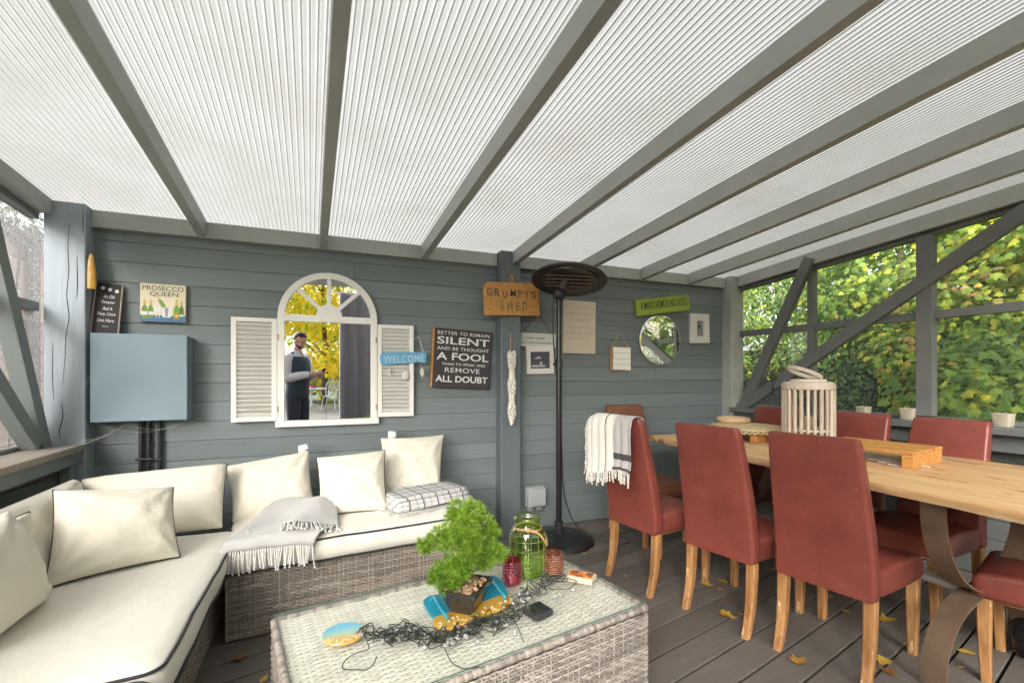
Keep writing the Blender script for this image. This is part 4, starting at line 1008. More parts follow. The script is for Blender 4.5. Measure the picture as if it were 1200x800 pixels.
for x, kind in ((-.33, 0), (.02, 1), (.36, 2)):
    m = MB()
    m.tube([(x*w, .005, -.4*h), (x*w, .005, -.75*h)], .0012, 5)
    if kind == 1: m.ball((x*w, .004, -1.35*h), (.026, .006, .034), 10, 6)
    elif kind == 2:
        pts = [(0, 0), (.013, -.02), (.014, -.045), (.002, -.075), (-.013, -.045), (-.012, -.02)]
        m.prism([(x*w + px + .006, .002, -.75*h + pz) for px, pz in pts], (0, .006, 0))
    else: m.prism([(x*w + px, .002, -.75*h + pz) for px, pz in [(0, 0), (.010, -.012), (.004, -.025), (.012, -.045), (.002, -.066), (-.006, -.04), (-.010, -.018)]], (0, .005, 0))
    obj('shell_pendant', m, psh, t, smooth=50)
# PROSECCO QUEEN
t, w, h = hung('picture_sign', 'cream picture plaque of wine bottles and an ice bucket, with capitals along its top', 'sign', (164, 331), (218, 335), (217, 378), (164, 376), 3.380, SG)
b = MB(); b.box((-w/2, 0, -h/2), (w/2, .026, h/2)); obj('panel', b, mat('cream_print', (.72, .66, .46), .5), t, bevel=.002)
b = MB(); b.box((-w/2+.001, -.0012, -h/2+.001), (w/2-.001, 0, -h/2 + .17*h)); obj('printed_table', b, mat('blue_print', (.05, .15, .30), .5), t)
m = MB(); text_mb(m, 'PROSECCO', .0, .385*h, w*.90, h*.125, 0, off=.0); text_mb(m, 'QUEEN', .02*w, .225*h, w*.62, h*.13, 0, off=.0); obj('lettering', m, M['ink'], t)
gm = mat('green_print', (.13, .24, .03), .5, isl=.4); ym = mat('gold_print', (.60, .40, .12), .5, isl=.2); wm = mat('white_print', (.72, .70, .66), .5); bm_ = mat('grey_blue_print', (.22, .28, .40), .5); om = mat('orange_print', (.75, .30, .03), .5)
def bottle(mb, x, z, hh, ww, tilt=0, y=-.002, part='body'):
    ol = [(-.5, 0), (-.5, .48), (-.42, .58), (-.17, .70), (-.15, 1), (.15, 1), (.17, .70), (.42, .58), (.5, .48), (.5, 0)] if part == 'body' else [(-.19, .72), (-.18, 1.01), (.18, 1.01), (.19, .72)]
    c_, s_ = math.cos(tilt), math.sin(tilt)
    mb.prism([((x*w + (a*ww*w)*c_ + (b_*hh*h)*s_), y, z*h - (a*ww*w)*s_ + (b_*hh*h)*c_) for a, b_ in ol], (0, .0015, 0))
bs = [(-.40, -.43, .50, .125, 0), (-.27, -.40, .46, .115, 0), (.03, -.12, .34, .09, -.5), (.30, -.42, .53, .14, 0), (.41, -.36, .42, .10, 0)]
m = MB(); [bottle(m, *a_) for a_ in bs]; obj('printed_bottle', m, gm, t)
m = MB(); [bottle(m, *a_, y=-.0032, part='neck') for a_ in bs]; obj('printed_foil', m, ym, t)
m = MB()
for x, z, ww, hh in ((-.40, -.34, .115, .10), (-.26, -.33, .10, .09), (.41, -.34, .09, .05)): m.box((x*w-ww*w/2, -.0040, z*h), (x*w+ww*w/2, -.0030, z*h + hh*h))
m.prism([((.085 + a)*w, -.0036, b_*h) for a, b_ in ((-.09, -.38), (.09, -.38), (.12, -.12), (-.12, -.12))], (0, .0015, 0))
for x in (-.15, -.08): m.prism([((x + a)*w, -.0036, b_*h) for a, b_ in ((-.006, -.40), (-.006, -.28), (-.04, -.2), (-.035, -.06), (.035, -.06), (.04, -.2), (.006, -.28), (.006, -.40))], (0, .0015, 0))
obj('printed_bucket', m, wm, t)
m = MB(); m.prism([((.085 + a)*w, -.0048, b_*h) for a, b_ in ((-.03, -.36), (.02, -.36), (.04, -.13), (-.04, -.13))], (0, .001, 0)); obj('printed_shade', m, bm_, t)
m = MB(); m.lathe([(.0005, 0), (.05*w, .0), (.05*w, .0012), (.0005, .0012)], (.30*w, -.0036, -.33*h), 14, Matrix.Rotation(R(90), 4, 'X')); obj('printed_flower', m, om, t)
# small black chalk sign on the cabinet
t = thing('chalk_sign', 'small black chalk sign tilted on top of the blue grey cabinet, beside the corner post', 'sign', PY(123, 391, 3.345), rot=(R(-8), R(4), 0), group=SG)
b = MB(); w, h = .115, .300
m = MB(); m.prism([(-w/2-.006, 0, 0), (w/2-.002, 0, 0), (w/2-.014, 0, h), (-w/2-.014, 0, h)], (0, .012, 0)); obj('slate', m, mat('chalkboard_black', (.022, .02, .018), .7), t, bevel=.002)
m = MB(); m.tube([(-w/2-.010, .006, 0), (-w/2-.017, .006, h)], .007, 6); m.tube([(w/2+.001, .006, 0), (w/2-.011, .006, h)], .005, 6); obj('frame', m, mat('pale_mauve_wood', (.38, .31, .29), .7), t)
m = MB()
for k, (s, ww) in enumerate((('An Old', .55), ('Tempter', .68), ('And A', .48), ('Tasty Chick', .92), ('Live Here', .82))): text_mb(m, s, -.006 + .001*k*0, h*(.735 - .118*k), w*ww*.82, h*.066, -.0002, off=.004, shear=.2)
m.box((-.018, -.002, h*.14), (.010, 0, h*.147)); 
for k in range(3): m.ball((-.040 + .033*k, -.001, h*.895 - .006*k), (.010, .002, .011), 10, 6)
obj('lettering', m, M['white_ink'], t)
# amber ornament
pa = PY(108, 329, 3.34)
t = thing('amber_ornament', 'amber tapered ornament on the corner post, above the small chalk sign', 'ornament', pa)
m = MB(); m.loft([[(.0 + a*.9 + .004*math.sin(z*60), b_*.35 - .02, z) for a, b_ in rrect(w_, w_, w_*.4, 3)] for z, w_ in ((-.05, .058), (0, .060), (.05, .056), (.10, .044), (.135, .026), (.152, .008))])
obj('body', m, mat('amber_resin', (.50, .27, .03), .3, noise=((30, 30, 30), .8, 5), col2=(.26, .15, .03), bump=((40, 40, 40), .6, .006)), t, smooth=60)
# cream handwritten board
t, w, h = hung('handwritten_sign', 'tall cream canvas board of faint handwriting, right of the heater pole', 'sign', (660, 351), (698, 354), (698, 415), (661, 413.5), 3.380, SG)
b = MB(); b.box((-w/2, 0, -h/2), (w/2, .026, h/2)); obj('panel', b, mat('beige_canvas', (.60, .525, .42), .8, noise=((60, 60, 60), .3, 4)), t, bevel=.002)
m = MB()
for s, z, ww, hh in (("I may haven't", .37, .66, .075), ('done the word', .26, .80, .07), ('or second', .155, .66, .085), ('I go to wow', .0, .70, .08), ('within the Child', -.105, .84, .075), ('wondering', -.215, .66, .055), ('unknown', -.375, .30, .022)): text_mb(m, s, 0, z*h, ww*w, hh*h, 0, depth=.0006, off=-.012, shear=.45)
obj('handwriting', m, mat('faint_brown_ink', (.36, .29, .21), .8), t)
# white plaque on cords + framed picture under it
t, w, h = hung('hanging_plaque', 'pale wide plaque on dark cords, two lines of tiny type, left of the heater pole', 'sign', (608, 389), (652, 391.5), (651, 407), (608, 405.5), 3.385, SG)
b = MB(); b.box((-w/2, 0, -h/2), (w/2, .012, h/2)); obj('panel', b, mat('sage_white_panel', (.55, .57, .50), .6), t, bevel=.002)
m = MB(); text_mb(m, 'THE BEST OF FRIENDS', -.02, .12*h, w*.52, h*.11, 0, off=-.004); text_mb(m, 'WANT TO KNOW WHAT IS GOOD FOR YOU', 0, -.22*h, w*.88, h*.11, 0, off=-.004); obj('lettering', m, M['ink'], t)
m = MB(); m.tube([(-w*.38, .006, h/2), (.01, .018, h/2 + .175)], .002, 5); m.tube([(w*.38, .006, h/2), (.01, .018, h/2 + .175)], .002, 5); obj('cord', m, M['ink'], t)
def frame_pic(label, tl, tr, br, bl, Y, bw, picture, th=.03):
    t, w, h = hung('framed_picture', label, 'picture frame', tl, tr, br, bl, Y, 'small white picture frames on the wall')
    b = MB()
    for a, c in (((-w/2, -h/2), (-w/2+bw[0], h/2)), ((w/2-bw[0], -h/2), (w/2, h/2)), ((-w/2+bw[0], h/2-bw[1]), (w/2-bw[0], h/2)), ((-w/2+bw[0], -h/2), (w/2-bw[0], -h/2+bw[1]))): b.box((a[0], 0, a[1]), (c[0], th, c[1]))
    obj('frame', b, M['frame_white'], t, bevel=.0015); picture(t, w-2*bw[0], h-2*bw[1], .012); return t
M['frame_white'] = mat('warm_white_frame', (.68, .645, .61), .5)
def pic_a(t, w, h, y):
    b = MB(); b.box((-w/2, y, -h/2), (w/2, y+.004, h/2)); obj('print', b, mat('night_print', (.045, .045, .085), .4, noise=((14, 14, 14), .8, 5), col2=(.09, .075, .07)), t)
    m = MB(); m.box((-.42*w, y-.001, -.40*h), (.28*w, y, -.30*h)); m.ball((.06*w, y, -.18*h), (.012, .002, .012)); m.prism([(-.3*w, y-.001, .08*h), (.1*w, y-.001, .1*h), (-.05*w, y-.001, .22*h)], (0, .0008, 0)); obj('print_highlight', m, mat('pale_print', (.5, .5, .55), .5), t)
def pic_b(t, w, h, y):
    b = MB(); b.box((-w/2, y, -h/2), (w/2, y+.004, h/2)); obj('print', b, mat('seaside_print', (.16, .25, .30), .4, noise=((20, 20, 12), .9, 5), col2=(.30, .26, .17)), t)
    m = MB(); m.ball((-.05*w, y, .12*h), (.017, .002, .024), 10, 6); obj('print_detail', m, mat('dark_green_print', (.03, .07, .06), .5), t)
frame_pic('white frame round a dark night print, under the pale plaque left of the heater pole', (617, 405), (649, 406), (649, 437), (618, 439), 3.374, (.034, .045), pic_a)
frame_pic('narrow white frame with a tiny blue print, right of the round mirror', (810, 367), (832, 368), (831, 402), (810, 402), 3.378, (.072, .068), pic_b)
# small distressed plaque on twine
t, w, h = hung('hanging_plaque', 'small white distressed plank plaque on twine, between the cream board and round mirror', 'sign', (715, 405), (740, 406), (740, 435), (716, 434.5), 3.380, SG)
b = MB(); b.box((-w/2, 0, -h/2), (w/2, .024, h/2)); obj('backing', b, mat('tan_wood', (.34, .22, .10), .7, noise=((30, 30, 30), .6, 5)), t, bevel=.003)
m = MB(); rr_ = random.Random(3)
for k in range(4):
    z0 = -h/2 + .012 + (h-.02)*k/4; z1 = z0 + (h-.02)/4 - .003; pts = [(-w/2 + .028 + rr_.uniform(-.004, .004), 0, z0)] + [(-w/2+.028 + (w-.038)*i/6, 0, z0 + rr_.uniform(-.002, .003)*(k == 0)*2) for i in range(1, 6)] + [(w/2 - .006 - rr_.uniform(0, .006), 0, z0), (w/2-.008 - rr_.uniform(0, .006), 0, z1)] + [(-w/2 + .026, 0, z1)]
    m.prism([(a, -.002, c) for a, _, c in pts], (0, .0018, 0))
obj('painted_face', m, M['white'], t)
m = MB(); m.tube([(-w*.38, .01, h/2), (.0, .024, h/2 + .13)], .003, 5); m.tube([(w*.32, .01, h/2), (.0, .024, h/2 + .13)], .003, 5); obj('twine', m, mat('twine', (.42, .33, .22), .9), t)
# A MAN'S HOME IS HIS CASTLE
t, w, h = hung('slogan_sign', 'lime green canvas sign with tall black capitals, above the round mirror', 'sign', (745, 351), (807, 345.5), (808.5, 363), (747, 371), 3.372, SG)
b = MB(); b.box((-w/2, 0, -h/2), (w/2, .034, h/2)); obj('panel', b, mat('lime_canvas', (.26, .34, .045), .8, noise=((40, 40, 40), .5, 5), col2=(.30, .39, .07)), t, bevel=.003)
m = MB(); text_mb(m, "A MAN'S HOME IS HIS CASTLE", .01, .10*h, w*.88, h*.48, 0, off=.004, spacing=1.12); obj('lettering', m, M['ink'], t)
m = MB(); text_mb(m, 'UNTIL THE QUEEN ARRIVES', .0, -.30*h, w*.80, h*.14, 0, off=-.005); obj('lettering', m, mat('faint_lime_ink', (.38, .48, .12), .8), t)
m = MB(); m.tube([(-w*.35, .02, h/2), (.03, .03, h/2 + .05)], .0012, 5); m.tube([(w*.35, .02, h/2), (.03, .03, h/2 + .05)], .0012, 5); obj('wire', m, M['th_grey'], t)
# round mirror
pc_ = PY(774.5, 398.5, 3.385)
t = thing('round_mirror', 'round frameless mirror reflecting the glazed side and its yellow leaves', 'mirror', pc_)
RX90 = Matrix.Rotation(R(90), 4, 'X')
m = MB(); m.lathe([(.0001, 0), (.222, 0), (.230, -.004), (.2315, -.012), (.2315, -.018), (.0001, -.018)], (0, 0, 0), 64, RX90); m2 = m
obj('glass', m, M['mirror'], t, smooth=20)
m = MB(); m.tube([(.2325*math.cos(2*math.pi*k/64), .008, .2325*math.sin(2*math.pi*k/64)) for k in range(65)], .0035, 6); obj('rim', m, mat('bright_bevel', (.62, .63, .6), .25, metal=.6), t, smooth=180)
# electrical cabinet + pipes
t = thing('electrical_cabinet', 'plain blue grey painted cabinet fixed to the wall beside the corner post', 'cabinet', (-.965, 3.343, 1.238))
b = MB(); b.box((-.227, -.056, -.25), (.227, .066, .25)); obj('body', b, M['cab'] if 'cab' in M else M.setdefault('cab', mat('blue_grey_cabinet', (.195, .275, .325), .45, noise=((4, 4, 4), .5, 6), col2=(.175, .245, .29), spots=((45, 45, 45), .80, (.40, .40, .38)))), t, bevel=.004)
b = MB(); b.box((-.227, -.066, -.25), (.227, -.0575, .252)); obj('door', b, M['cab'], t, bevel=.003)
for k, x in enumerate((165, 174, 186)):
    P0, P1 = PY(x, 484, 3.385), PY(x - .5, 560, 3.385)
    m = MB(); m.tube(catmull([P0 + Vector((0, 0, .02)), P0.lerp(P1, .5) + Vector((.002 if k != 2 else .006, 0, 0)), P1 + Vector((0, 0, -.25))], 8), .0115, 10); c = PY(x, 537.5, 3.385)
    tag(obj('cable_conduit', m, M['black'], None, smooth=60), ('left one of three black pipes running down the wall below the blue grey cabinet', 'middle one of three black pipes below the blue grey cabinet', 'right, slightly bent one of three black pipes below the blue grey cabinet')[k], 'pipe', 'black pipes under the cabinet')
    m = MB(); m.tube([c + Vector((-.017, -.014, 0)), c + Vector((.017, -.014, 0))], .007, 8); m.ball(c + Vector((-.018, -.010, 0)), .008); 
    clip_o = obj('clip', m, M['black'], bpy.data.objects['cable_conduit' + ('' if k == 0 else '.%03d' % k)], smooth=60)
# ---- arched window mirror with shutters
MC = .050; Y0 = 3.366
t = thing('arched_mirror', 'white arched window shaped mirror with fanlight bars, reflecting a man and golden trees', 'mirror', (MC, Y0, 0))
zb, zs, ro, fw = .945, 1.632, .315, .042
def arc(r, n=40, a0=0, a1=180): return [(r*math.cos(R(a0 + (a1-a0)*k/n)), zs + r*math.sin(R(a0 + (a1-a0)*k/n))) for k in range(n+1)]
m = MB(); oa, ia = arc(ro), arc(ro - fw)
for k in range(40): m.prism([(oa[k][0], 0, oa[k][1]), (oa[k+1][0], 0, oa[k+1][1]), (ia[k+1][0], 0, ia[k+1][1]), (ia[k][0], 0, ia[k][1])], (0, .03, 0))
for sx in (-1, 1): m.box((sx*ro, 0, zb), (sx*(ro-fw), .03, zs))
m.box((-ro+fw, .001, zs-.022), (ro-fw, .029, zs+.022))
m.box((-ro-.012, -.006, zb-.032), (ro+.012, .034, zb+.006))
hub = arc(.082, 16); m.prism([(a, .002, c+.02) for a, c in hub], (0, .026, 0))
for a in (45, 90, 135):
    c_, s_ = math.cos(R(a)), math.sin(R(a)); n_ = (-s_*.013, c_*.013)
    m.prism([(c_*.085+n_[0], .003, zs+s_*.085+n_[1]+.012), (c_*(ro-fw+.004)+n_[0], .003, zs+s_*(ro-fw+.004)+n_[1]), (c_*(ro-fw+.004)-n_[0], .003, zs+s_*(ro-fw+.004)-n_[1]), (c_*.085-n_[0], .003, zs+s_*.085-n_[1]+.012)], (0, .024, 0))
obj('frame', m, M['white'], t, bevel=.0025)
def tilted(name, poly, deg):   # mirror panes set very slightly back in their rebate, as the photo's offset reflections show
    zc = sum(p[1] for p in poly)/len(poly); k = math.tan(R(deg)); m = MB()
    m.prism([(x, .020 + (z-zc)*k, z) for x, z in poly], (0, .004, 0)); obj(name, m, M['mirror'], t)
tilted('mirror_pane', [(-ro+fw-.004, zb), (ro-fw+.004, zb), (ro-fw+.004, zs-.01), (-ro+fw-.004, zs-.01)], -.45)
tilted('fanlight_pane', [(-ro+fw-.004, zs)] + [(a, c) for a, c in reversed(arc(ro-fw+.004))] + [(ro-fw+.004, zs)], -1.9)
hm_ = mat('brass_hinge', (.35, .25, .15), .5, metal=.6)
for sx, zz in ((1, 1.50), (1, 1.03), (-1, 1.50), (-1, 1.03)): m = MB(); m.box((sx*(ro-.010), -.004, zz-.02), (sx*(ro-.002), -.0005, zz+.02)); obj('hinge', m, hm_, t)
def shutter(label, x0, x1, z0, z1, ang, hx):
    t = thing('louvred_shutter', label, 'shutter', (hx, 3.372, 0), R(ang), 'louvred shutters of the arched mirror'); x0 -= hx; x1 -= hx
    m = MB(); bw = .030
    for a, c in (((x0, z0), (x0+bw, z1)), ((x1-bw, z0), (x1, z1)), ((x0+bw, z1-bw*.9), (x1-bw, z1)), ((x0+bw, z0), (x1-bw, z0+bw))): m.box((a[0], 0, a[1]), (c[0], .022, c[1]))
    obj('frame', m, M['white'], t, bevel=.002)
    m = MB(); n = 21
    for k in range(n):
        z = z0 + bw + (z1-z0-2*bw)*(k+.5)/n; m.bar((x0+bw, .011, z), (x1-bw, .011, z), .030, .0055, up=(0, .72, .70))
    obj('louvre', m, M['white'], t, bevel=.0015)
    m = MB(); m.box((x0+bw, .020, z0+bw), (x1-bw, .0235, z1-bw)); obj('backing', m, mat('louvre_shadow_paint', (.20, .19, .175), .8), t)
shutter('left louvred shutter of the arched mirror, unobstructed', -.526, -.268, .955, 1.622, 3.0, -.268)
shutter('right louvred shutter of the arched mirror, partly behind the blue plank sign', .368, .622, .958, 1.612, -1.0, .368)
# ---- shell garland on the post
pg = PY(598, 405, 3.285)
t = thing('shell_garland', 'long string of white shells hanging on the middle post below the pine plaque', 'garland', pg)
m = MB(); m.tube([(0, 0, .10), (.002, -.004, .05), (0, -.008, -.06)], .0035, 6); m.tube([(-.008, -.004, .04), (.010, -.006, .055)], .0022, 5); obj('twine', m, mat('raffia', (.45, .35, .22), .9), t, smooth=60)
m = MB(); rs_ = random.Random(6); L = .55
for k in range(170):
    q = k/170; z = -.05 - L*q; a = k*2.4; r_ = .018 + .006*math.sin(q*17) - .010*max(0, q-.85)/.15 + .004*(q < .06)
    p = Vector((r_*math.cos(a), -.032 + r_*math.sin(a)*.8, z)); M_ = Matrix.Rotation(a, 3, 'Z') @ Matrix.Rotation(R(rs_.uniform(10, 60)), 3, 'Y')
    s = MB(); s.ball((0, 0, 0), (.018, .013, .009), 7, 4); m.add([p + M_ @ Vector(v) for v in s.v], s.f)
obj('shells', m, mat('bleached_shell', (.72, .685, .62), .5, isl=.12), t, smooth=180)
# ---- weatherproof socket
ps = PY(624, 582, 3.41)
t = thing('outdoor_socket', 'grey weatherproof double socket box low on the wall behind the green jar', 'socket', (ps.x, 3.408, ps.z))
b = MB(); b.box((-.085, -.055, -.065), (.085, 0, .098)); obj('back_box', b, mat('grey_socket_plastic', (.30, .32, .325), .45), t, bevel=.008)
b = MB(); b.box((-.075, -.085, -.058), (.082, -.057, .085)); obj('cover', b, mat('pale_socket_cover', (.38, .40, .40), .4), t, bevel=.010)
m = MB()
for x in (-.038, .040): m.lathe([(.001, -.095), (.028, -.095), (.030, -.07), (.030, -.06), (.001, -.06)], (x, -.034, 0), 14)
obj('cable_gland', m, mat('grey_socket_gland', (.25, .265, .27), .5), t, smooth=40)
# ---- patio heater
HX, HY = 1.66, 3.08
t = thing('patio_heater', 'tall black electric patio heater with a tilted oval head, standing by the middle post', 'patio heater', (HX, HY, 0))
m = MB(); m.lathe([(.001, 0), (.262, 0), (.266, .008), (.262, .018), (.235, .034), (.16, .056), (.07, .072), (.052, .075), (.001, .076)], seg=48); obj('base', m, M['black_gloss'], t, smooth=40)
m = MB(); m.lathe([(.001, .075), (.045, .075), (.046, .085), (.034, .088), (.034, .15), (.026, .155), (.001, .156)], seg=20); obj('collar', m, M['black'], t, smooth=40)
m = MB(); m.tube([(0, 0, .15), (0, 0, 1.36)], .022, 16); obj('pole', m, M['black_gloss'], t, smooth=60)
m = MB(); m.tube([(0, 0, 1.30), (0, 0, 1.84)], .0175, 16); obj('pole', m, M['black_gloss'], t, smooth=60)
m = MB(); m.lathe([(.001, 1.295), (.027, 1.295), (.028, 1.36), (.022, 1.375), (.001, 1.376)], seg=16); m.tube([(-.02, 0, 1.335), (-.05, -.01, 1.335)], .010, 8); obj('clamp', m, M['black'], t, smooth=40)
hp = Vector((.060, -.045, 1.955)); Mh = Matrix.Translation(hp) @ Matrix.Rotation(R(-27), 4, 'Z') @ Matrix.Rotation(R(3), 4, 'Y') @ Matrix.Rotation(R(-13.5), 4, 'X') @ Matrix.Diagonal((1.06, 1.06, 1.0, 1.0))
m = MB(); m.lathe([(.20, .012), (.262, .0), (.268, .006), (.262, .020), (.20, .058), (.10, .075), (.001, .078)], seg=56); m.v = [tuple(Mh @ Vector(v)) for v in m.v]; hd_ = obj('heater_head', m, M['black'], t, smooth=40)
m = MB(); m.lathe([(.001, .036), (.15, .034), (.205, .010), (.203, .004), (.001, .030)], seg=56); m.v = [tuple(Mh @ Vector(v)) for v in m.v]; obj('reflector', m, mat('dark_reflector', (.10, .085, .075), .3, metal=.8), hd_, smooth=40)
m = MB()
for yy in (-.085, -.03, .03, .085):
    m.tube([Mh @ Vector((x_, yy, .006)) for x_ in (-.165, 0, .165)], .007, 8)
    for k in range(34): m.tube([Mh @ Vector((-.16 + .32*k/33, yy-.008, .0045)), Mh @ Vector((-.16 + .32*k/33, yy+.008, .0045))], .0014, 4)
obj('heating_tube', m, mat('bronze_element', (.24, .16, .11), .35, metal=.4), hd_, smooth=60)
m = MB()
for k in range(11): m.tube([Mh @ Vector((-.20 + .04*k, -.17, -.002)), Mh @ Vector((-.20 + .04*k, .17, -.002))], .0013, 4)
for yy in (-.11, -.055, 0, .055, .11): m.tube([Mh @ Vector((-.215, yy, -.003)), Mh @ Vector((.215, yy, -.003))], .0016, 4)
obj('guard', m, M['black'], hd_, smooth=60)
m = MB(); m.ball((.0, -.008, 1.865), (.050, .042, .055), 16, 10); m.tube([(0, 0, 1.80), (.0, 0, 1.87)], .028, 12); m.bar((.0, -.01, 1.88), tuple(hp + Vector((-.01, .01, .045))), .05, .04); obj('tilt_joint', m, M['black'], t, smooth=60)
m = MB(); m.tube(catmull([(-.045, -.01, 1.875), (-.052, -.005, 1.80), (-.047, .0, 1.5), (-.026, -.012, 1.25), (.03, .02, .8), (.075, .08, .45), (.12, .10, .25), (.20, .09, .075), (.30, .02, .008), (.42, -.06, .006), (.50, -.14, .006), (.46, -.24, .006), (.33, -.20, .006), (.20, -.10, .066), (.15, .02, .066), (.10, .12, .06), (.10, .16, .03)], 8), .0045, 6); obj('power_cord', m, M['black'], t, smooth=180)
m = MB(); m.box((.075, .14, .03), (.125, .185, .075)); m.box((.085, .15, .076), (.092, .158, .098)); m.box((.108, .15, .076), (.115, .158, .098)); obj('plug', m, mat('white_plug', (.62, .6, .55), .5), t, bevel=.004)
# ---- cobwebs (a few slack threads where the photo shows them)
cw = thing('cobweb', 'dusty cobweb threads slung under the blue grey cabinet to the corner post', 'cobweb', (0, 0, 0), 0)
m = MB(); rw = random.Random(5)
def thread(a, b_, sag, n=7, r=.0007):
    a, b_ = Vector(a), Vector(b_); m.tube([a.lerp(b_, k/n) - Vector((0, 0, sag*4*(k/n)*(1-k/n))) for k in range(n+1)], r, 4)
A0, A1, A2 = PY(99, 520, 3.295), PY(148, 496, 3.35), PY(222, 490, 3.35)
thread(A0, A1, .012, r=.0011); thread(A0 + Vector((0, 0, .02)), A1, .02); thread(A1, A2, .05); thread(PY(112, 495, 3.35), A2, .07); thread(PY(105, 440, 3.29), PY(100, 452, 3.296), .004)
for k in range(9): q = rw.random(); p = A0.lerp(A1, q); thread(p, p + Vector((rw.uniform(.02, .08), .03, rw.uniform(-.005, .04))), .006, 4, .0005)
obj('threads', m, mat('dusty_thread', (.55, .55, .55), .9), cw, smooth=180)
# ================================================================ THINGS ON THE TABLES, SILL AND DECK
def PD(px, py, d):
    a, b_, c = ray(px, py); return Vector((a*d, b_*d, EYE + c*d))
TT = CTH + .001
# ---- bonsai
pt = thing('bonsai_tree', 'bright lime artificial bonsai in a black square pot on the glass coffee table', 'plant', (.487, 1.605, TT + .0115), R(48))
def frust(mb, z0, z1, a0, b0, a1, b1, seg=2, r=.006):
    mb.loft([[(x, y, z0) for x, y in rrect(a0, b0, r, seg)], [(x, y, z1) for x, y in rrect(a1, b1, r, seg)]])
m = MB(); secs = []
for z, a, c in ((0, .098, .076), (.002, .104, .082), (.03, .128, .104), (.066, .150, .124), (.072, .153, .127), (.073, .166, .140), (.086, .167, .141), (.087, .160, .134), (.078, .148, .122)): secs.append([(x, y, z) for x, y in rrect(a, c, .008, 2)])
m.loft(secs); obj('pot', m, mat('black_glazed_pot', (.020, .019, .018), .22, noise=((14, 14, 14), .6, 5), col2=(.05, .045, .04), coat=.3), pt, smooth=30)
m = MB(); rp_ = random.Random(3)
for k in range(150):
    x, y = rp_.uniform(-.068, .068), rp_.uniform(-.054, .054); r_ = rp_.uniform(.006, .011); m.ball((x, y, .080 + rp_.uniform(0, .008)), (r_, r_*.8, r_*.65), 7, 5)
obj('gravel', m, mat('brown_pebbles', (.27, .17, .10), .7, isl=.5), pt, smooth=180)['kind'] = 'stuff'
IM = (Matrix.Translation(pt.location) @ Matrix.Rotation(R(48), 4, 'Z')).inverted()
m = MB()
def tl(px, py, dd=0): return IM @ PD(px, py, 1.683 + dd)
m.tube(catmull([(0, 0, .075), tl(545, 680), tl(548, 664, .01), tl(540, 648), tl(552, 630, .01), tl(556, 614, -.01), tl(545, 602)], 6), [.014]*8 + [.011]*12 + [.008]*10 + [.006]*7, 8)
for a, c in (((545, 672), (520, 668)), ((547, 650), (578, 650)), ((543, 645), (506, 638)), ((554, 622), (568, 616)), ((548, 660), (562, 662))): m.tube(catmull([tl(*a), (tl(*a) + tl(*c))/2 + Vector((0, 0, .006)), tl(*c)], 4), [.007]*5 + [.004]*4, 6)
obj('trunk', m, mat('grey_bonsai_bark', (.16, .12, .085), .9, noise=((60, 60, 20), .8, 5), bump=((120, 120, 40), .7, .004)), pt, smooth=180)
m = MB(); rn = random.Random(12)
CL = [(542, 597, 21, 14, 0), (534, 605, 14, 10, -.02), (556, 600, 13, 11, .02), (567, 613, 17, 14, .03), (576, 622, 11, 10, .02), (526, 627, 24, 15, -.02), (540, 623, 17, 12, -.04), (512, 633, 15, 12, 0), (498, 639, 11, 11, .0), (547, 636, 12, 9, -.03), (536, 637, 13, 8, .03), (566, 640, 15, 13, .02), (576, 646, 14, 11, .0), (585, 648, 9, 9, .0), (564, 655, 17, 10, .03), (535, 657, 19, 11, -.03), (518, 668, 16, 13, -.03), (509, 676, 9, 9, -.02), (530, 679, 22, 11, -.055), (543, 670, 12, 10, -.05), (570, 660, 10, 7, .02), (524, 686, 13, 7, -.05), (548, 612, 16, 13, -.045), (551, 626, 15, 12, -.05), (553, 648, 14, 13, -.05), (541, 661, 15, 12, -.06), (557, 636, 12, 10, -.045)]
for cx_, cy_, rx, ry, dd in CL:
    c = PD(cx_, cy_, 1.683 + dd); sx, sz = rx/FPX*1.683, ry/FPX*1.683
    for _ in range(int(18 + rx*ry*.20)):
        d_ = Vector((rn.gauss(0, 1), rn.gauss(0, 1), rn.gauss(0, 1))).normalized(); q = rn.random()**.5*.85
        b0 = c + Vector((d_.x*sx*q, d_.y*sx*q*.9, d_.z*sz*q))
        for __ in range(30):   # a tuft of needles
            e = (d_*.9 + Vector((rn.gauss(0, .6), rn.gauss(0, .6), rn.gauss(0, .6) + .30))).normalized(); L = rn.uniform(.016, .029); s = e.cross(Vector((rn.random(), rn.random(), rn.random()))).normalized()*.0011
            m.add([IM @ (b0 - s), IM @ (b0 + s), IM @ (b0 + e*L)], [(0, 1, 2)])
obj('needle_foliage', m, leaf_mat('lime_needles', [(0, (.07, .15, .02)), (.35, (.20, .37, .035)), (.7, (.34, .53, .06)), (1, (.50, .64, .11))], .4, .5), pt)
# ---- resin tray under the bonsai
def clear_resin(name, c, rough=.1, amt=.35):
    m = bpy.data.materials.new(name); m.use_nodes = True; t = NT(m); b_ = t.n['Principled BSDF']; o = t.n['Material Output']; b_.inputs['Base Color'].default_value = c4(c); b_.inputs['Roughness'].default_value = rough
    b_.inputs['Coat Weight'].default_value = .4
    tr = t.N('ShaderNodeBsdfTransparent'); tr.inputs['Color'].default_value = c4([min(1, k*1.2 + .35) for k in c]); mx = t.N('ShaderNodeMixShader'); mx.inputs['Fac'].default_value = amt
    t.L(b_.outputs['BSDF'], mx.inputs[1]); t.L(tr.outputs['BSDF'], mx.inputs[2]); t.L(mx.outputs['Shader'], o.inputs['Surface']); return m
M['teal'] = clear_resin('teal_resin', (.03, .34, .46)); M['ocre'] = clear_resin('ochre_resin', (.56, .33, .05), .15, .12)
t = thing('resin_tray', 'teal and ochre resin tray with curved handles under the bonsai', 'tray', (0, 0, 0))
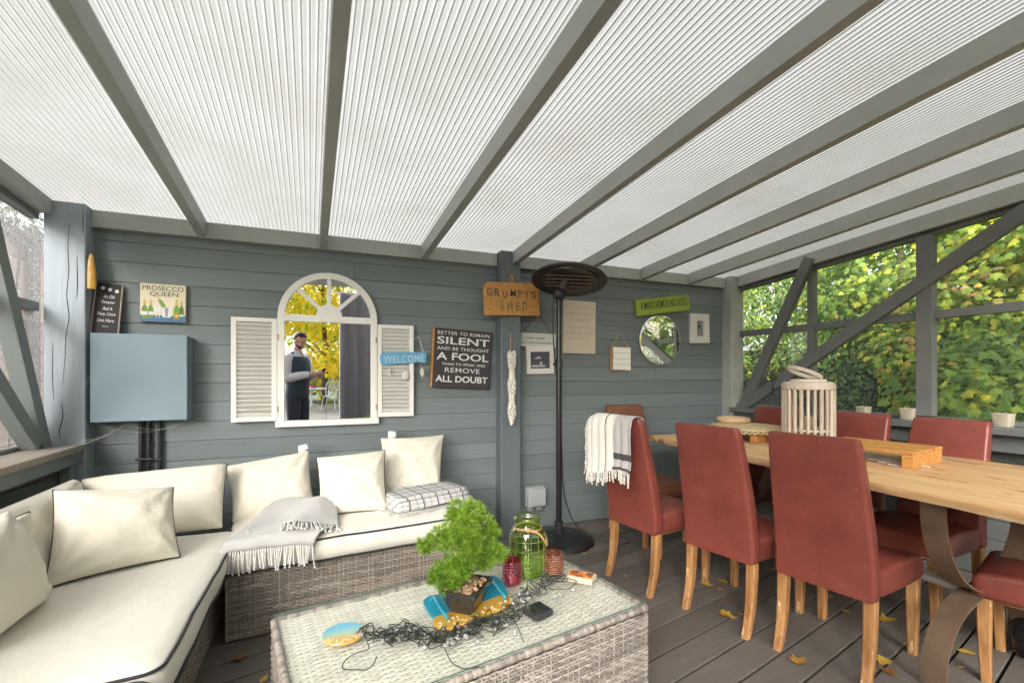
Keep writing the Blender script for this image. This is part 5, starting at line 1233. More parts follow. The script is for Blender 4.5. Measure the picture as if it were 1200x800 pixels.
def slab(pts, z0, z1, name, m, **kw):
    b = MB(); P = catmull([PZ(x, y, z0) for x, y in pts], 5, True); b.prism([(p.x, p.y, z0) for p in P], (0, 0, z1 - z0)); return obj(name, b, m, t, bevel=.002, **kw)
slab([(496, 708), (503, 700), (516, 698), (545, 688), (573, 676), (588, 682), (594, 699), (566, 708), (536, 716), (516, 727), (506, 724)], TT, TT + .009, 'tray', M['teal'])
slab([(508, 727), (520, 722), (540, 716), (562, 709), (588, 700), (600, 704), (596, 712), (572, 721), (552, 730), (534, 737), (518, 739), (509, 734)], TT - .0005 + .001, TT + .0115, 'shore', M['ocre'])
for a in ([(505, 703, .0), (508, 699, .030), (516, 712, .036), (523, 722, .030), (525, 726, .0)], [(574, 682, .0), (576, 679, .030), (584, 689, .036), (591, 698, .030), (592, 703, .0)]):
    m = MB(); m.tube(catmull([PZ(x, y, TT + .008 + z*.75) for x, y, z in a], 6), .0060, 8); obj('handle', m, M['teal'], t, smooth=180)
m = MB(); rq = random.Random(4)
for k in range(46):
    q = rq.random(); x = 512 + 84*q; y = 733 - 27*q + rq.uniform(-4, 4); m.ball(PZ(x, y, TT + .013), (.004*rq.uniform(.5, 1.3), .004*rq.uniform(.5, 1.2), .0026), 6, 4)
obj('shell_chips', m, mat('shell_chip', (.62, .47, .26), .5, isl=.4), t, smooth=180)['kind'] = 'stuff'
# ---- round resin coaster
c = PZ(402.5, 743.5, TT); t = thing('resin_coaster', 'round blue and gold resin coaster on the glass left of the fairy lights', 'coaster', c)
def coaster_mat():
    m = mat('sea_resin', (.1, .4, .5), .12, coat=.5); t_ = NT(m); b_ = t_.n['Principled BSDF']; tc = t_.N('ShaderNodeTexCoord'); sp = t_.N('ShaderNodeSeparateXYZ'); t_.L(tc.outputs['Object'], sp.inputs[0])
    nt = t_.N('ShaderNodeTexNoise'); nt.inputs['Scale'].default_value = 40; t_.L(tc.outputs['Object'], nt.inputs['Vector'])
    ad = t_.N('ShaderNodeMath', operation='MULTIPLY_ADD'); ad.inputs[1].default_value = .02; t_.L(nt.outputs['Fac'], ad.inputs[0]); t_.L(sp.outputs['Y'], ad.inputs[2])
    mr = t_.N('ShaderNodeMapRange'); mr.inputs['From Min'].default_value = -.062; mr.inputs['From Max'].default_value = .085; t_.L(ad.outputs[0], mr.inputs['Value'])
    rp = t_.N('ShaderNodeValToRGB'); e = rp.color_ramp.elements; e.new(.3); e.new(.5)
    for k, (p, cc) in enumerate(((0, (.58, .30, .06)), (.26, (.62, .38, .10)), (.42, (.33, .50, .36)), (.75, (.12, .42, .60)))): e[k].position = p; e[k].color = c4(cc)
    t_.L(mr.outputs['Result'], rp.inputs['Fac']); t_.L(rp.outputs['Color'], b_.inputs['Base Color']); return m
m = MB(); ring_ = [(( .066 + .003*nz(math.cos(a)*2, math.sin(a)*2, 4))*math.cos(a), (.066 + .003*nz(math.cos(a)*2, math.sin(a)*2, 4))*math.sin(a)) for a in [2*math.pi*k/48 for k in range(48)]]
m.prism([(x, y, 0) for x, y in ring_], (0, 0, .009)); obj('disc', m, coaster_mat(), t, bevel=.003)
m = MB()
for k in range(40):
    a = R(rq.uniform(195, 350)); r_ = rq.uniform(.045, .062); m.ball((r_*math.cos(a), r_*math.sin(a), .0095), (.004*rq.uniform(.5, 1.2),)*2 + (.002,), 6, 4)
obj('shell_chips', m, mat('gold_chip', (.66, .50, .25), .45, isl=.35), t, smooth=180)['kind'] = 'stuff'
# ---- green jar with rope
c = PZ(618, 671, TT); t = thing('glass_jar', 'tall green glass jar with an embossed grid and rope round its neck', 'jar', c)
prof = [(.001, .0), (.064, 0), (.074, .008), (.076, .02), (.076, .160), (.074, .176), (.063, .198), (.0545, .205), (.0545, .232), (.059, .235), (.059, .244), (.055, .247)]
m = MB(); m.lathe(prof + [(r_ - .0035, z) for r_, z in reversed(prof[2:])] + [(.001, .010)], seg=40); jar_m = glass_mat('green_glass', (.84, .93, .60), reflect=.08); obj('glass', m, jar_m, t, smooth=60)
m = MB()
for z in (.035, .075, .115, .155, .178): m.tube([((.0775 - (.004 if z > .17 else 0))*math.cos(2*math.pi*k/40), (.0775 - (.004 if z > .17 else 0))*math.sin(2*math.pi*k/40), z) for k in range(41)], .0016, 5)
for k in range(14):
    a = 2*math.pi*k/14; m.tube([(.0775*math.cos(a), .0775*math.sin(a), z) for z in (.035, .155)] + [(.0745*math.cos(a), .0745*math.sin(a), .178)], .0014, 5)
obj('embossed_grid', m, mat('green_glass_rib', (.30, .42, .10), .15, trans=.5), t, smooth=60)
rope = mat('jute_rope', (.48, .30, .13), .9, bump=((180, 180, 180), .8, .003))
m = MB(); m.tube([(.0585*math.cos(2*math.pi*k/30), .0585*math.sin(2*math.pi*k/30), .199 + .004*math.sin(k*.42)) for k in range(31)], .0048, 8)
m.ball((-.020, -.056, .203), (.012, .009, .010), 8, 6); m.tube(catmull([(-.02, -.058, .202), (.018, -.068, .190), (.045, -.064, .160), (.066, -.048, .132), (.076, -.034, .120)], 5), .0045, 8); m.tube(catmull([(.076, -.034, .120), (.080, -.026, .135), (.077, -.012, .165)], 5), .004, 8)
obj('rope', m, rope, t, smooth=180)
# ---- tealight holders
def holder(label, px, py, r_, h_, tint, rib):
    c = PZ(px, py, TT); t = thing('candle_holder', label, 'candle holder', c, 0, 'glass tealight holders by the green jar'); m = MB()
    pr_ = [(.001, 0), (r_*.86, 0), (r_*.96, .006)] + [(r_*(1 + .025*math.sin(k*1.9)), .012 + (h_-.016)*k/16) for k in range(17)] + [(r_*.97, h_)]
    m.lathe(pr_ + [(r_*.86, h_-.001), (r_*.84, .010), (.001, .009)], seg=32); obj('glass', m, glass_mat('tinted_glass', tint, reflect=.12), t, smooth=50)
    m = MB(); 
    for k in range(9): m.tube([(r_*1.01*math.cos(2*math.pi*j/32), r_*1.01*math.sin(2*math.pi*j/32), .014 + (h_-.022)*k/8 + .0025*math.sin(j*1.2+k)) for j in range(33)], .0015, 4)
    obj('moulded_band', m, rib, t, smooth=180)
    m = MB(); m.lathe([(.001, .011), (.019, .011), (.0195, .026), (.001, .0265)], seg=20); m.tube([(0, 0, .026), (.001, 0, .034)], .001, 4); obj('tealight', m, mat('candle_wax', (.62, .42, .22), .5), t, smooth=40)
holder('deep pink moulded glass tealight holder in front of the green jar', 600, 683, .037, .098, (.84, .36, .42), mat('pink_glass_rib', (.50, .10, .15), .2, trans=.4))
holder('peach moulded glass tealight holder right of the green jar', 649, 671.5, .041, .094, (.90, .66, .55), mat('peach_glass_rib', (.55, .28, .20), .2, trans=.4))
m = MB(); 
# ---- matchbox
c = (PZ(681, 683, TT) + PZ(681, 675, TT))/2; t = thing('matchbox', 'matchbox with a flame picture lying at the right edge of the glass table', 'matchbox', (c.x, c.y, TT), R(-48))
L_, W_ = .112, .066
b = MB(); b.box((-L_/2+.001, -W_/2+.001, .0005), (L_/2-.001, W_/2-.001, .0205)); obj('tray', b, mat('white_card', (.68, .66, .6), .7), t, bevel=.001)
b = MB(); b.box((-L_/2, -W_/2, .021), (L_/2, W_/2, .0225)); b.box((-L_/2, -W_/2, 0), (L_/2, -W_/2+.0009, .0209)); b.box((-L_/2, W_/2-.0009, 0), (L_/2, W_/2, .0209)); obj('sleeve', b, mat('cream_card', (.60, .50, .36), .6), t)
def flame_mat():
    m = mat('flame_print', (.6, .2, .05), .4); t_ = NT(m); b_ = t_.n['Principled BSDF']; tc = t_.N('ShaderNodeTexCoord'); nt = t_.N('ShaderNodeTexNoise'); nt.inputs['Scale'].default_value = 34; nt.inputs['Detail'].default_value = 5; t_.L(tc.outputs['Object'], nt.inputs['Vector'])
    rp = t_.N('ShaderNodeValToRGB'); e = rp.color_ramp.elements; e.new(.5); e.new(.6)
    for k, (p, cc) in enumerate(((.35, (.10, .04, .02)), (.48, (.45, .10, .02)), (.56, (.75, .34, .06)), (.66, (.85, .66, .30)))): e[k].position = p; e[k].color = c4(cc)
    t_.L(nt.outputs['Fac'], rp.inputs['Fac']); t_.L(rp.outputs['Color'], b_.inputs['Base Color']); return m
b = MB(); b.box((-L_/2+.006, -W_/2+.005, .0226), (L_/2-.006, W_/2-.005, .0232)); obj('label_print', b, flame_mat(), t)
# ---- solar fairy lights
t = thing('fairy_lights', 'tangled dark green solar fairy lights with clear bulbs across the glass table', 'string lights', (0, 0, 0))
rl = random.Random(21); wires = MB(); bulbs = []
nodes = [(432, 741), (440, 746), (450, 752), (462, 748), (470, 738), (484, 744), (498, 748), (512, 752), (522, 748), (537, 742), (552, 738), (562, 730), (578, 734), (590, 728), (600, 720), (606, 708), (610, 698), (616, 690), (630, 694), (636, 684), (648, 680), (656, 686)]
def wander(path, amp, zamp, r=.0017, n=5):
    pts = []
    for x, y in path:
        P_ = PZ(x + rl.gauss(0, amp), y + rl.gauss(0, amp*.7), TT + .003); P_.z += abs(rl.gauss(0, zamp)); pts.append(P_)
    wires.tube(catmull(pts, n), r, 5); return pts
for k in range(9):
    a = rl.randint(0, 10); b_ = rl.randint(a+5, len(nodes)-1); seq = nodes[a:b_+1]
    if rl.random() < .5: seq = list(reversed(seq))
    wander([p for p in seq for _ in (0, 1)], 8 if a < 9 else 6, .010)
for k in range(34):
    x, y = rl.choice(nodes[:9] if k < 22 else nodes[8:]); r_ = rl.uniform(7, 17)
    a0 = rl.uniform(0, 6.28); wander([(x + r_*math.cos(a0 + j*.9), y + r_*.5*math.sin(a0 + j*.9)) for j in range(rl.randint(5, 9))], 2.5, .012)
wander([(430, 752), (432, 760), (420, 764), (408, 770), (401, 780), (404, 784), (418, 785), (430, 784), (438, 776), (441, 769)], .4, .0006)
wander([(520, 756), (524, 768), (532, 778), (546, 783), (562, 781)], .4, .0006)
wander([(600, 722), (606, 734), (611, 745), (613, 752)], .4, .001)
wander([(616, 692), (624, 700), (630, 710)], .5, .002)
obj('wire', wires, mat('dark_green_wire', (.020, .027, .020), .5), t, smooth=180)
bm = mat('clear_bulb_plastic', (.74, .74, .72), .12, trans=.75); 
for k in range(46):
    x, y = rl.choice(nodes); P_ = PZ(x + rl.gauss(0, 11), y + rl.gauss(3, 7), TT + .009)
    d_ = Vector((rl.gauss(0, 1), rl.gauss(0, 1), .1)).normalized(); b = MB(); b.tube([P_ - d_*.012, P_ - d_*.006, P_, P_ + d_*.007, P_ + d_*.010], [.003, .0065, .0085, .006, .001], 8); obj('bulb', b, bm, t, smooth=180)
c = PZ(630, 719, TT); q = MB(); A = Matrix.Translation(c) @ Matrix.Rotation(R(14), 4, 'Z')
def abox(mb, M_, a, b_): 
    s = MB(); s.box(a, b_); mb.add([M_ @ Vector(v) for v in s.v], s.f)
abox(q, A, (-.040, -.040, .0), (.040, .040, .022)); sp_ = obj('solar_panel', q, mat('black_plastic', (.028, .028, .030), .5), t, bevel=.004)
q = MB()
for i in range(4): abox(q, A, (-.034 + .0175*i, -.033, .0221), (-.034 + .0175*i + .0155, .033, .0228))
obj('solar_cell', q, mat('solar_cell_glass', (.012, .013, .022), .12), sp_)
# ---- dining table top
DZ = TZ + .001
DM = Matrix.Translation(dt.location) @ Matrix.Rotation(rzT, 4, 'Z')
t = thing('slatted_lantern', 'tall whitewashed lantern of vertical wooden slats with a bentwood handle, on the dining table', 'lantern', (2.85, 1.98, DZ), R(20))
LH, LR = .415, .148
m = MB(); rr2 = random.Random(5)
for k in range(24):
    a = 2*math.pi*k/24; w_ = rr2.uniform(.011, .015); c_, s_ = math.cos(a), math.sin(a); r_ = LR - .012
    m.tube([(r_*c_, r_*s_, .012), (r_*c_ + rr2.uniform(-.003, .003), r_*s_, LH*.5), (r_*c_, r_*s_, LH - .03)], w_*.85, 8)
ww = mat('whitewashed_cane', (.56, .50, .42), .7, isl=.22, noise=((24, 24, 5), .8, 6), col2=(.40, .31, .22), bump=((60, 60, 12), .4, .004))
obj('slat', m, ww, t, smooth=50)
m = MB(); m.lathe([(.001, LH+.012), (LR*.66, LH+.012), (LR*.68, LH-.002), (LR*.85, LH-.004), (LR*.96, LH-.014), (LR*1.0, LH-.028), (LR*1.0, LH-.050), (LR*.92, LH-.056), (.001, LH-.050)], seg=48); obj('lid', m, ww, t, smooth=50)
m = MB(); m.lathe([(.001, .0), (LR*.98, 0), (LR*.98, .016), (.001, .016)], seg=40); m.lathe([(LR*.80, .105), (LR*.9, .105), (LR*.9, .118), (LR*.80, .118)], seg=40); obj('base', m, ww, t, smooth=50)
m = MB(); hs = []
for k in range(25):
    a = math.pi*k/24; p = Vector((.115*math.cos(a) , .0, .0)) ; h_ = .105*math.sin(a); hs.append(Vector((.100*math.cos(a) - .050*math.sin(a), -.06*math.sin(a), LH + .012 + .075*math.sin(a))))
hu = Vector((math.cos(R(-75)), math.sin(R(-75)), 0)); hv = Vector((-hu.y, hu.x, 0))*-1; hz_ = Vector((0, 0, 1))   # a flat bentwood hoop tipped over to one side
a1 = hu*-.094 + hz_*.034; a2 = hv*.055 + hz_*.018; cc_ = hu*-.020 + hz_*(LH + .052); secs = []
nrm_ = a1.cross(a2).normalized()
for k in range(33):
    q = 2*math.pi*k/32; p = cc_ + a1*math.cos(q) + a2*math.sin(q); rad_ = (a1.normalized()*math.cos(q) + a2.normalized()*math.sin(q)).normalized()
    secs.append([p + rad_*a*.007 + nrm_*b_*.024 for a, b_ in ((-.5, -.5), (.5, -.5), (.5, .5), (-.5, .5))])
m.loft(secs, True, False); obj('handle', m, ww, t, smooth=50)
m = MB(); m.lathe([(.001, .017), (.036, .017), (.036, .19), (.03, .195), (.001, .195)], seg=24); obj('candle', m, mat('ivory_candle', (.55, .42, .28), .5), t, smooth=40)
def riser(label, x, y, deg, L, W, H):
    t = thing('wooden_riser', label, 'riser', (x, y, DZ), R(deg), 'orange pine slatted risers on the dining table'); b = MB(); n = 3; sw = (W - .022*(n-1))/n
    for k in range(n): x0 = -W/2 + k*(sw+.022); b.box((x0, -L/2, H-.016), (x0+sw, L/2, H))
    obj('slat', b, M['pine'], t, bevel=.003)
    for sy in (-1, 1):
        b = MB(); b.box((-W/2+.003, sy*(L/2-.026) - .024, 0), (W/2-.003, sy*(L/2-.026) + .024, H-.0165)); obj('foot', b, M['pine'], t, bevel=.003)
    return t
riser('orange pine slatted riser lying across the right half of the dining table', 2.775, 1.553, 8, .45, .36, .082)
riser('orange pine slatted riser at the far end, under the woven scalloped mat', 2.80, 2.44, 10, .40, .30, .075)
t = thing('woven_mat', 'round straw mat with a scalloped edge on the far pine riser', 'mat', (2.80, 2.40, DZ + .077))
m = MB()
for k in range(11): m.tube([((.02 + .022*k)*math.cos(2*math.pi*j/48), (.02+.022*k)*math.sin(2*math.pi*j/48), .007 - .0006*max(0, k-7)) for j in range(49)], .011, 6)
straw = mat('straw_weave', (.56, .45, .26), .8, isl=.15, noise=((60, 60, 60), .6, 4), col2=(.40, .30, .15), bump=((150, 150, 150), .6, .004)); obj('woven_disc', m, straw, t, smooth=180)
m = MB()
for k in range(48):
    a = 2*math.pi*k/48; m.tube([((.250 + .026*math.sin(b_))*math.cos(a + .055*math.cos(b_)), (.250 + .026*math.sin(b_))*math.sin(a + .055*math.cos(b_)), .004 - .018*math.sin(b_)) for b_ in [math.pi*j/6 for j in range(7)]], .005, 5)
obj('scalloped_edge', m, straw, t, smooth=180)
t = thing('wooden_bowl', 'round pale wooden bowl on the straw mat at the far table end', 'bowl', (2.88, 2.58, DZ + .089)); m = MB(); m.lathe([(.001, .0), (.085, 0), (.112, .012), (.118, .03), (.114, .045), (.10, .048), (.085, .040), (.07, .018), (.001, .012)], seg=40); obj('bowl', m, mat('pale_turned_wood', (.62, .43, .26), .5, noise=((12, 12, 40), .6, 5), col2=(.50, .31, .16)), t, smooth=50)
t = thing('lace_runner', 'narrow white lace cloth on the dining table beside the right pine riser', 'cloth', (0, 0, 0)); m = MB()
a0, a1 = PZ(1003, 533, DZ), PZ(1056, 547, DZ); d_ = (a1-a0); n_ = Vector((d_.y, -d_.x, 0)).normalized()*-1
def lace(s, q):
    p = a0 - d_*.35 + d_*1.35*s + n_*(.16*(q-.15) + .012*math.sin(s*40)*(q < .1)); p.z = DZ + .0035 + .0022*nz(s*22, q*9, 2); return p
m.grid(lace, 60, 14); obj('cloth', m, mat('white_lace', (.70, .68, .63), .9, noise=((90, 90, 90), .8, 4), col2=(.5, .47, .4)), t, smooth=180, solid=.002)
# ---- square pots on the sill
for px, py, s_, lab in ((1012, 486, .072, 'small square cream pot on the sill just right of the slatted lantern'), (1065, 491.5, .078, 'small square cream pot on the sill beside the main window post'), (1176, 499, .078, 'small square cream pot on the sill at the right edge of the photo')):
    p_ = PX(px, py, 3.735); t = thing('square_pot', lab, 'pot', (p_.x, p_.y, .949), R(random.uniform(-8, 8)), 'square cream pots on the right window sill'); m = MB()
    m.loft([[(x, y, z) for x, y in rrect(a, a, .006, 2)] for z, a in ((0, s_*.86), (.003, s_*.89), (s_*.84, s_*.99), (s_*.85, s_*1.02), (s_*1.0, s_*1.03), (s_*1.0, s_*.96), (s_*.5, s_*.86))]); obj('body', m, mat('cream_glaze', (.46, .41, .32), .4, noise=((20, 20, 20), .5, 4)), t, smooth=30)
# hanging brass bell ornament by the far brace
p_ = PX(905.5, 440, 3.70); t = thing('hanging_bell', 'small dark brass bell ornament hanging in front of the far window brace', 'ornament', p_)
m = MB(); m.lathe([(.001, .02), (.012, .018), (.02, 0), (.034, -.02), (.036, -.026), (.001, -.02)], seg=20); obj('bell', m, mat('aged_brass', (.10, .075, .035), .35, metal=.8), t, smooth=40)
m = MB(); m.tube([(0, 0, .02), (0, 0, .28)], .0012, 4); m.tube([(0, 0, -.02), (0, 0, -.16)], .002, 4); m.ball((0, 0, -.12), (.012, .012, .016)); m.ball((0, 0, -.165), (.016, .016, .012)); obj('chain', m, M['ink'], t)
# dark boot-like bag under the near chair
t = thing('black_bag', 'shiny black bag on the deck under the near end of the dining table', 'bag', (3.02, .92, 0), R(20)); m = MB()
m.loft([[(x + .02*nz(z*9, x*9), y, z) for x, y in rrect(a, c, .07, 5)] for z, a, c in ((0, .24, .30), (.03, .30, .36), (.12, .32, .38), (.2, .29, .34), (.26, .2, .25), (.28, .10, .12))]); obj('body', m, mat('black_vinyl', (.015, .015, .018), .25, bump=((14, 14, 14), .8, .02)), t, smooth=180)
m = MB(); m.tube(catmull([(-.08, 0, .26), (-.05, .02, .34), (.05, .02, .34), (.08, 0, .26)], 6), .010, 8); obj('handle', m, mat('black_strap', (.02, .02, .02), .5), t, smooth=180)
# ---- fallen leaves on the deck
LV = [(816, 667, .05, 1), (829, 686, .085, 0), (848, 683, .075, 0), (844, 691, .05, 1), (852, 702, .085, 2), (734, 676, .045, 1), (704, 617, .04, 0), (938, 776, .09, 1), (1035, 777, .075, 0), (1028, 771, .035, 0), (1044, 790, .07, 2), (1041, 728, .11, 0), (1028, 712, .06, 0), (994, 718, .05, 0), (972, 700, .06, 0), (1131, 765, .085, 0), (853, 723, .095, 0), (868, 720, .035, 0), (282, 771, .075, 2), (309, 797, .06, 0), (258, 732, .05, 2), (684, 649, .05, 1), (692, 644, .045, 0), (729, 622, .05, 0), (1126, 783, .04, 0), (777, 618, .05, 0), (788, 640, .04, 1), (905, 668, .05, 0), (1100, 735, .05, 1)]
lm = [leaf_mat('fallen_yellow', [(0, (.48, .29, .04)), (1, (.60, .40, .07))], .2), leaf_mat('fallen_tan', [(0, (.42, .22, .06)), (1, (.55, .32, .08))], .15), leaf_mat('fallen_brown', [(0, (.22, .10, .035)), (1, (.30, .14, .05))], .1)]
lw = ['yellow', 'tan', 'brown']
LEAFLAB = {7: 'pale tan fallen leaf on the bare deck in front of the nearest chair', 11: 'large yellow fallen leaf under the nearest dining chair seat', 15: 'yellow curled fallen leaf beside the curved table leg foot', 16: 'large yellow fallen leaf below the middle near chair', 4: 'brown curled fallen leaf below the middle near chair', 10: 'brown fallen leaf at the nearest chair front leg', 18: 'brown fallen leaf on the deck strip between sofa and coffee table', 19: 'yellow fallen leaf against the coffee table left side'}
rv = random.Random(14)
for k, (px, py, s_, c_) in enumerate(LV):
    s_ *= .82; p_ = PZ(px, py, 0); m = MB(); ol = OUT['lobed' if rv.random() < .6 else 'oval']; cu_ = rv.uniform(.35, .9); vs = []
    N2 = 5
    vs.append((0, .42*s_, .004 + .03*s_)); 
    for x, y in ol: vs.append((x*s_, y*s_, .004 + s_*(cu_*(x*x*1.1) + .22*abs(y-.45)**2 + .07*rv.random())))
    vs = [(x, y - .45*s_, z) for x, y, z in vs]; n_ = len(ol); m.add(vs, [(0, 1+i, 1+(i+1) % n_) for i in range(n_)])
    m.tube([(0, -.45*s_, .006), (.01*s_, -.60*s_, .008), (.06*s_, -.72*s_, .012)], .0012, 4)
    o = obj('fallen_leaf', m, lm[c_], None, smooth=180, loc=(p_.x, p_.y, .001), rot=(rv.uniform(-.12, .12), rv.uniform(-.12, .12), rv.uniform(0, 6.28)))
    tag(o, LEAFLAB.get(k, 'small %s fallen leaf lying on the dark deck boards' % lw[c_]), 'leaf', 'fallen leaves on the deck')
# ---- garden furniture at the far end of the patio (seen in the arched mirror)
wm_ = mat('white_cast_metal', (.66, .70, .72), .5)
t = thing('garden_chair', 'ornate pale cast metal garden chair at the patio end, reflected in the arched mirror', 'chair', (.30, -10.2, -.1), R(200)); m = MB()
for x, y in ((-.2, -.2), (.2, -.2), (-.2, .2), (.2, .2)):
    m.tube(catmull([(x*.9, y*.9, .43), (x*1.05, y*1.05, .22), (x*1.2, y*1.25, 0)], 5), .016, 8)
obj('leg', m, wm_, t, smooth=60)
m = MB(); m.lathe([(.001, .42), (.23, .42), (.24, .43), (.23, .445), (.001, .44)], seg=28); obj('seat', m, wm_, t, smooth=40)
m = MB(); m.tube(catmull([(-.22, .2, .44), (-.25, .25, .68), (-.20, .28, .90), (0, .29, .95), (.20, .28, .90), (.25, .25, .68), (.22, .2, .44)], 6), .016, 8)
for k in range(5):
    x = -.14 + .07*k; m.tube(catmull([(x, .21, .44), (x + .03*(-1)**k, .25, .6), (x - .03*(-1)**k, .27, .76), (x, .285, .93)], 6), .010, 6)
for z in (.56, .70, .83):
    for x in (-.14, 0, .14): m.tube([(x + .05*math.cos(a), .245 + .06*(z-.5), z + .05*math.sin(a)) for a in [2*math.pi*j/14 for j in range(15)]], .008, 6)
obj('backrest', m, wm_, t, smooth=60)
m = MB()
for sx in (-1, 1): m.tube(catmull([(sx*.23, .24, .66), (sx*.27, .05, .67), (sx*.26, -.18, .64), (sx*.22, -.2, .44)], 6), .014, 8)
obj('armrest', m, wm_, t, smooth=60)
t = thing('garden_table', 'round white garden table beside the ornate metal chair', 'table', (-.30, -9.9, -.1)); m = MB(); m.lathe([(.001, .70), (.44, .70), (.45, .715), (.44, .73), (.001, .73)], seg=40); obj('table_top', m, wm_, t, smooth=40)
m = MB(); m.lathe([(.03, .12), (.03, .70)], seg=12)
for k in range(3):
    a = 2.1*k; m.tube(catmull([(.03*math.cos(a), .03*math.sin(a), .2), (.2*math.cos(a), .2*math.sin(a), .12), (.32*math.cos(a), .32*math.sin(a), 0)], 5), .018, 8)
obj('pedestal', m, wm_, t, smooth=60)
t = thing('flower_bowl', 'pink bowl of flowers on the round white garden table', 'bowl', (-.24, -9.8, .631)); m = MB(); m.lathe([(.001, 0), (.08, 0), (.14, .09), (.13, .09), (.07, .01), (.001, .01)], seg=24); obj('bowl', m, mat('pink_ceramic', (.55, .08, .15), .4), t, smooth=50)
m = MB(); crown(m, [((0, 0, .16), (.12, .12, .09))], 160, .05, 'oval', random.Random(3)); obj('flowers', m, M['lf_green'], t, smooth=180)
for x, y, r_, lab in ((.78, -10.9, .24, 'large terracotta planter right of the ornate garden chair'), (-1.0, -10.9, .20, 'smaller terracotta planter by the white garden table')):
    t = thing('planter', lab, 'planter', (x, y, -.1), 0, 'terracotta planters on the patio'); m = MB(); m.lathe([(.001, 0), (r_*.7, 0), (r_, r_*1.4), (r_*1.1, r_*1.42), (r_*1.1, r_*1.6), (r_*.95, r_*1.6), (r_*.9, r_*1.3), (.001, r_*1.3)], seg=28); obj('pot', m, mat('terracotta', (.42, .15, .06), .8), t, smooth=40)
    m = MB(); crown(m, [((0, 0, r_*2.3), (r_*1.3, r_*1.3, r_*1.0))], 420, .08, 'oval', random.Random(int(r_*100))); obj('foliage', m, M['lf_green'], t, smooth=180)
# ================================================================ THE MAN (stands behind the camera, seen in the arched mirror)
man = thing('person', 'dark haired man in navy gilet and pale shirt looking at his phone, behind the camera', 'person', (-.315, -.47, 0), R(-56))
def ell(z, w, d, x=0, y=0, n=20): return [(x + w/2*math.cos(2*math.pi*k/n), y + d/2*math.sin(2*math.pi*k/n), z) for k in range(n)]
def remeshed(o, vox, sm=6):
    md = o.modifiers.new('r', 'REMESH'); md.mode = 'VOXEL'; md.voxel_size = vox; md.use_smooth_shade = True
    ms = o.modifiers.new('sm', 'SMOOTH'); ms.factor = .5; ms.iterations = sm
    return o
def limb(mb, pts, rs, n=6, seg=14): 
    P = catmull(pts, n); rr = catmull([(r, 0, 0) for r in rs], n); mb.tube(P, [v.x for v in rr], seg)
TORSO = [(.90, .34, .23, 0), (.97, .35, .24, 0), (1.06, .335, .235, .005), (1.18, .355, .245, .008), (1.30, .40, .25, .005), (1.40, .41, .235, -.005), (1.46, .36, .19, -.012), (1.50, .24, .15, -.015), (1.53, .14, .13, -.012)]
def torso(mb, g=0.0, z0=0, z1=9):
    mb.loft([ell(z, w + g, d + g, 0, y) for z, w, d, y in TORSO if z0 <= z <= z1])
SH = {s: ((s*.185, -.01, 1.425), (s*.245, .02, 1.17), (s*.075, .30, 1.215)) for s in (-1, 1)}
b = MB(); torso(b)
limb(b, [(0, -.015, 1.49), (0, .0, 1.56), (0, .022, 1.62)], [.062, .056, .056])
HC = Vector((0, .045, 1.685)); HT = Matrix.Translation(HC) @ Matrix.Rotation(R(-27), 4, 'X')
def hball(mb, c, r, seg=16, rings=12):
    s = MB(); s.ball(c, r, seg, rings); mb.add([HT @ Vector(v) for v in s.v], s.f)
hball(b, (0, -.012, .028), (.076, .094, .088)); hball(b, (0, .012, -.04), (.064, .076, .070)); hball(b, (0, .050, -.085), (.036, .034, .028)); hball(b, (0, -.01, -.02), (.070, .085, .075))
hball(b, (0, .093, -.022), (.012, .016, .020)); hball(b, (0, .088, -.003), (.009, .012, .022)); hball(b, (0, .080, .024), (.048, .012, .010)); hball(b, (0, .082, -.058), (.024, .010, .006)); hball(b, (0, .081, -.068), (.020, .010, .006))
for s in (-1, 1): hball(b, (s*.077, -.008, -.012), (.010, .018, .030)); hball(b, (s*.045, .060, -.03), (.024, .024, .022))
for s in (-1, 1):
    sh_, el, wr_ = [Vector(v) for v in SH[s]]
    limb(b, [sh_, sh_.lerp(el, .5) + Vector((s*.012, 0, 0)), el, el.lerp(wr_, .45), wr_], [.056, .050, .042, .041, .029])
    f_ = (wr_ - el).normalized(); up = Vector((0, 0, 1)); palm = wr_ + f_*.05 + Vector((-s*.012, .01, 0))
    limb(b, [wr_, wr_ + f_*.025 , palm + f_*.03], [.028, .036, .030], 4)
    for k in range(4):   # fingers curl round the phone
        r0 = palm + f_*.022 + Vector((0, 0, .026 - .017*k)); L = (.075, .082, .078, .062)[k]
        side = Vector((-s*.85, .35, 0)).normalized()
        limb(b, [r0 - f_*.02, r0 + (f_*.6 + side*.4)*L*.45, r0 + (f_*.45 + side*.8)*L*.8, r0 + (f_*.05 + side*1.05)*L], [.0115, .0105, .0095, .0075], 4, 8)
    th0 = palm - f_*.02 + Vector((-s*.012, 0, .022)); limb(b, [th0, th0 + Vector((-s*.020, .015, .026)), th0 + Vector((-s*.028, .036, .036))], [.015, .0125, .009], 4, 8)
for s in (-1, 1):
    limb(b, [(s*.085, 0, .93), (s*.098, .015, .70), (s*.105, .02, .50), (s*.108, -.01, .30), (s*.112, -.015, .09)], [.088, .076, .055, .052, .038]); limb(b, [(s*.112, -.03, .06), (s*.118, .06, .05), (s*.125, .17, .035)], [.040, .042, .028])
remeshed(obj('body', b, mat('skin', (.60, .36, .27), .5, noise=((14, 14, 14), .3, 4), col2=(.50, .27, .20)), man, smooth=180), .0065, 4)
b = MB()  # hair: cap over the skull, short sides
s_ = MB(); s_.ball((0, -.016, .032), (.079, .096, .089), 24, 16); vs = [Vector(v) for v in s_.v]
keep = [i for i, v in enumerate(vs) if v.z > .048 + .32*max(0, v.y) or (v.y < .0 and v.z > -.045)]; ks = set(keep)
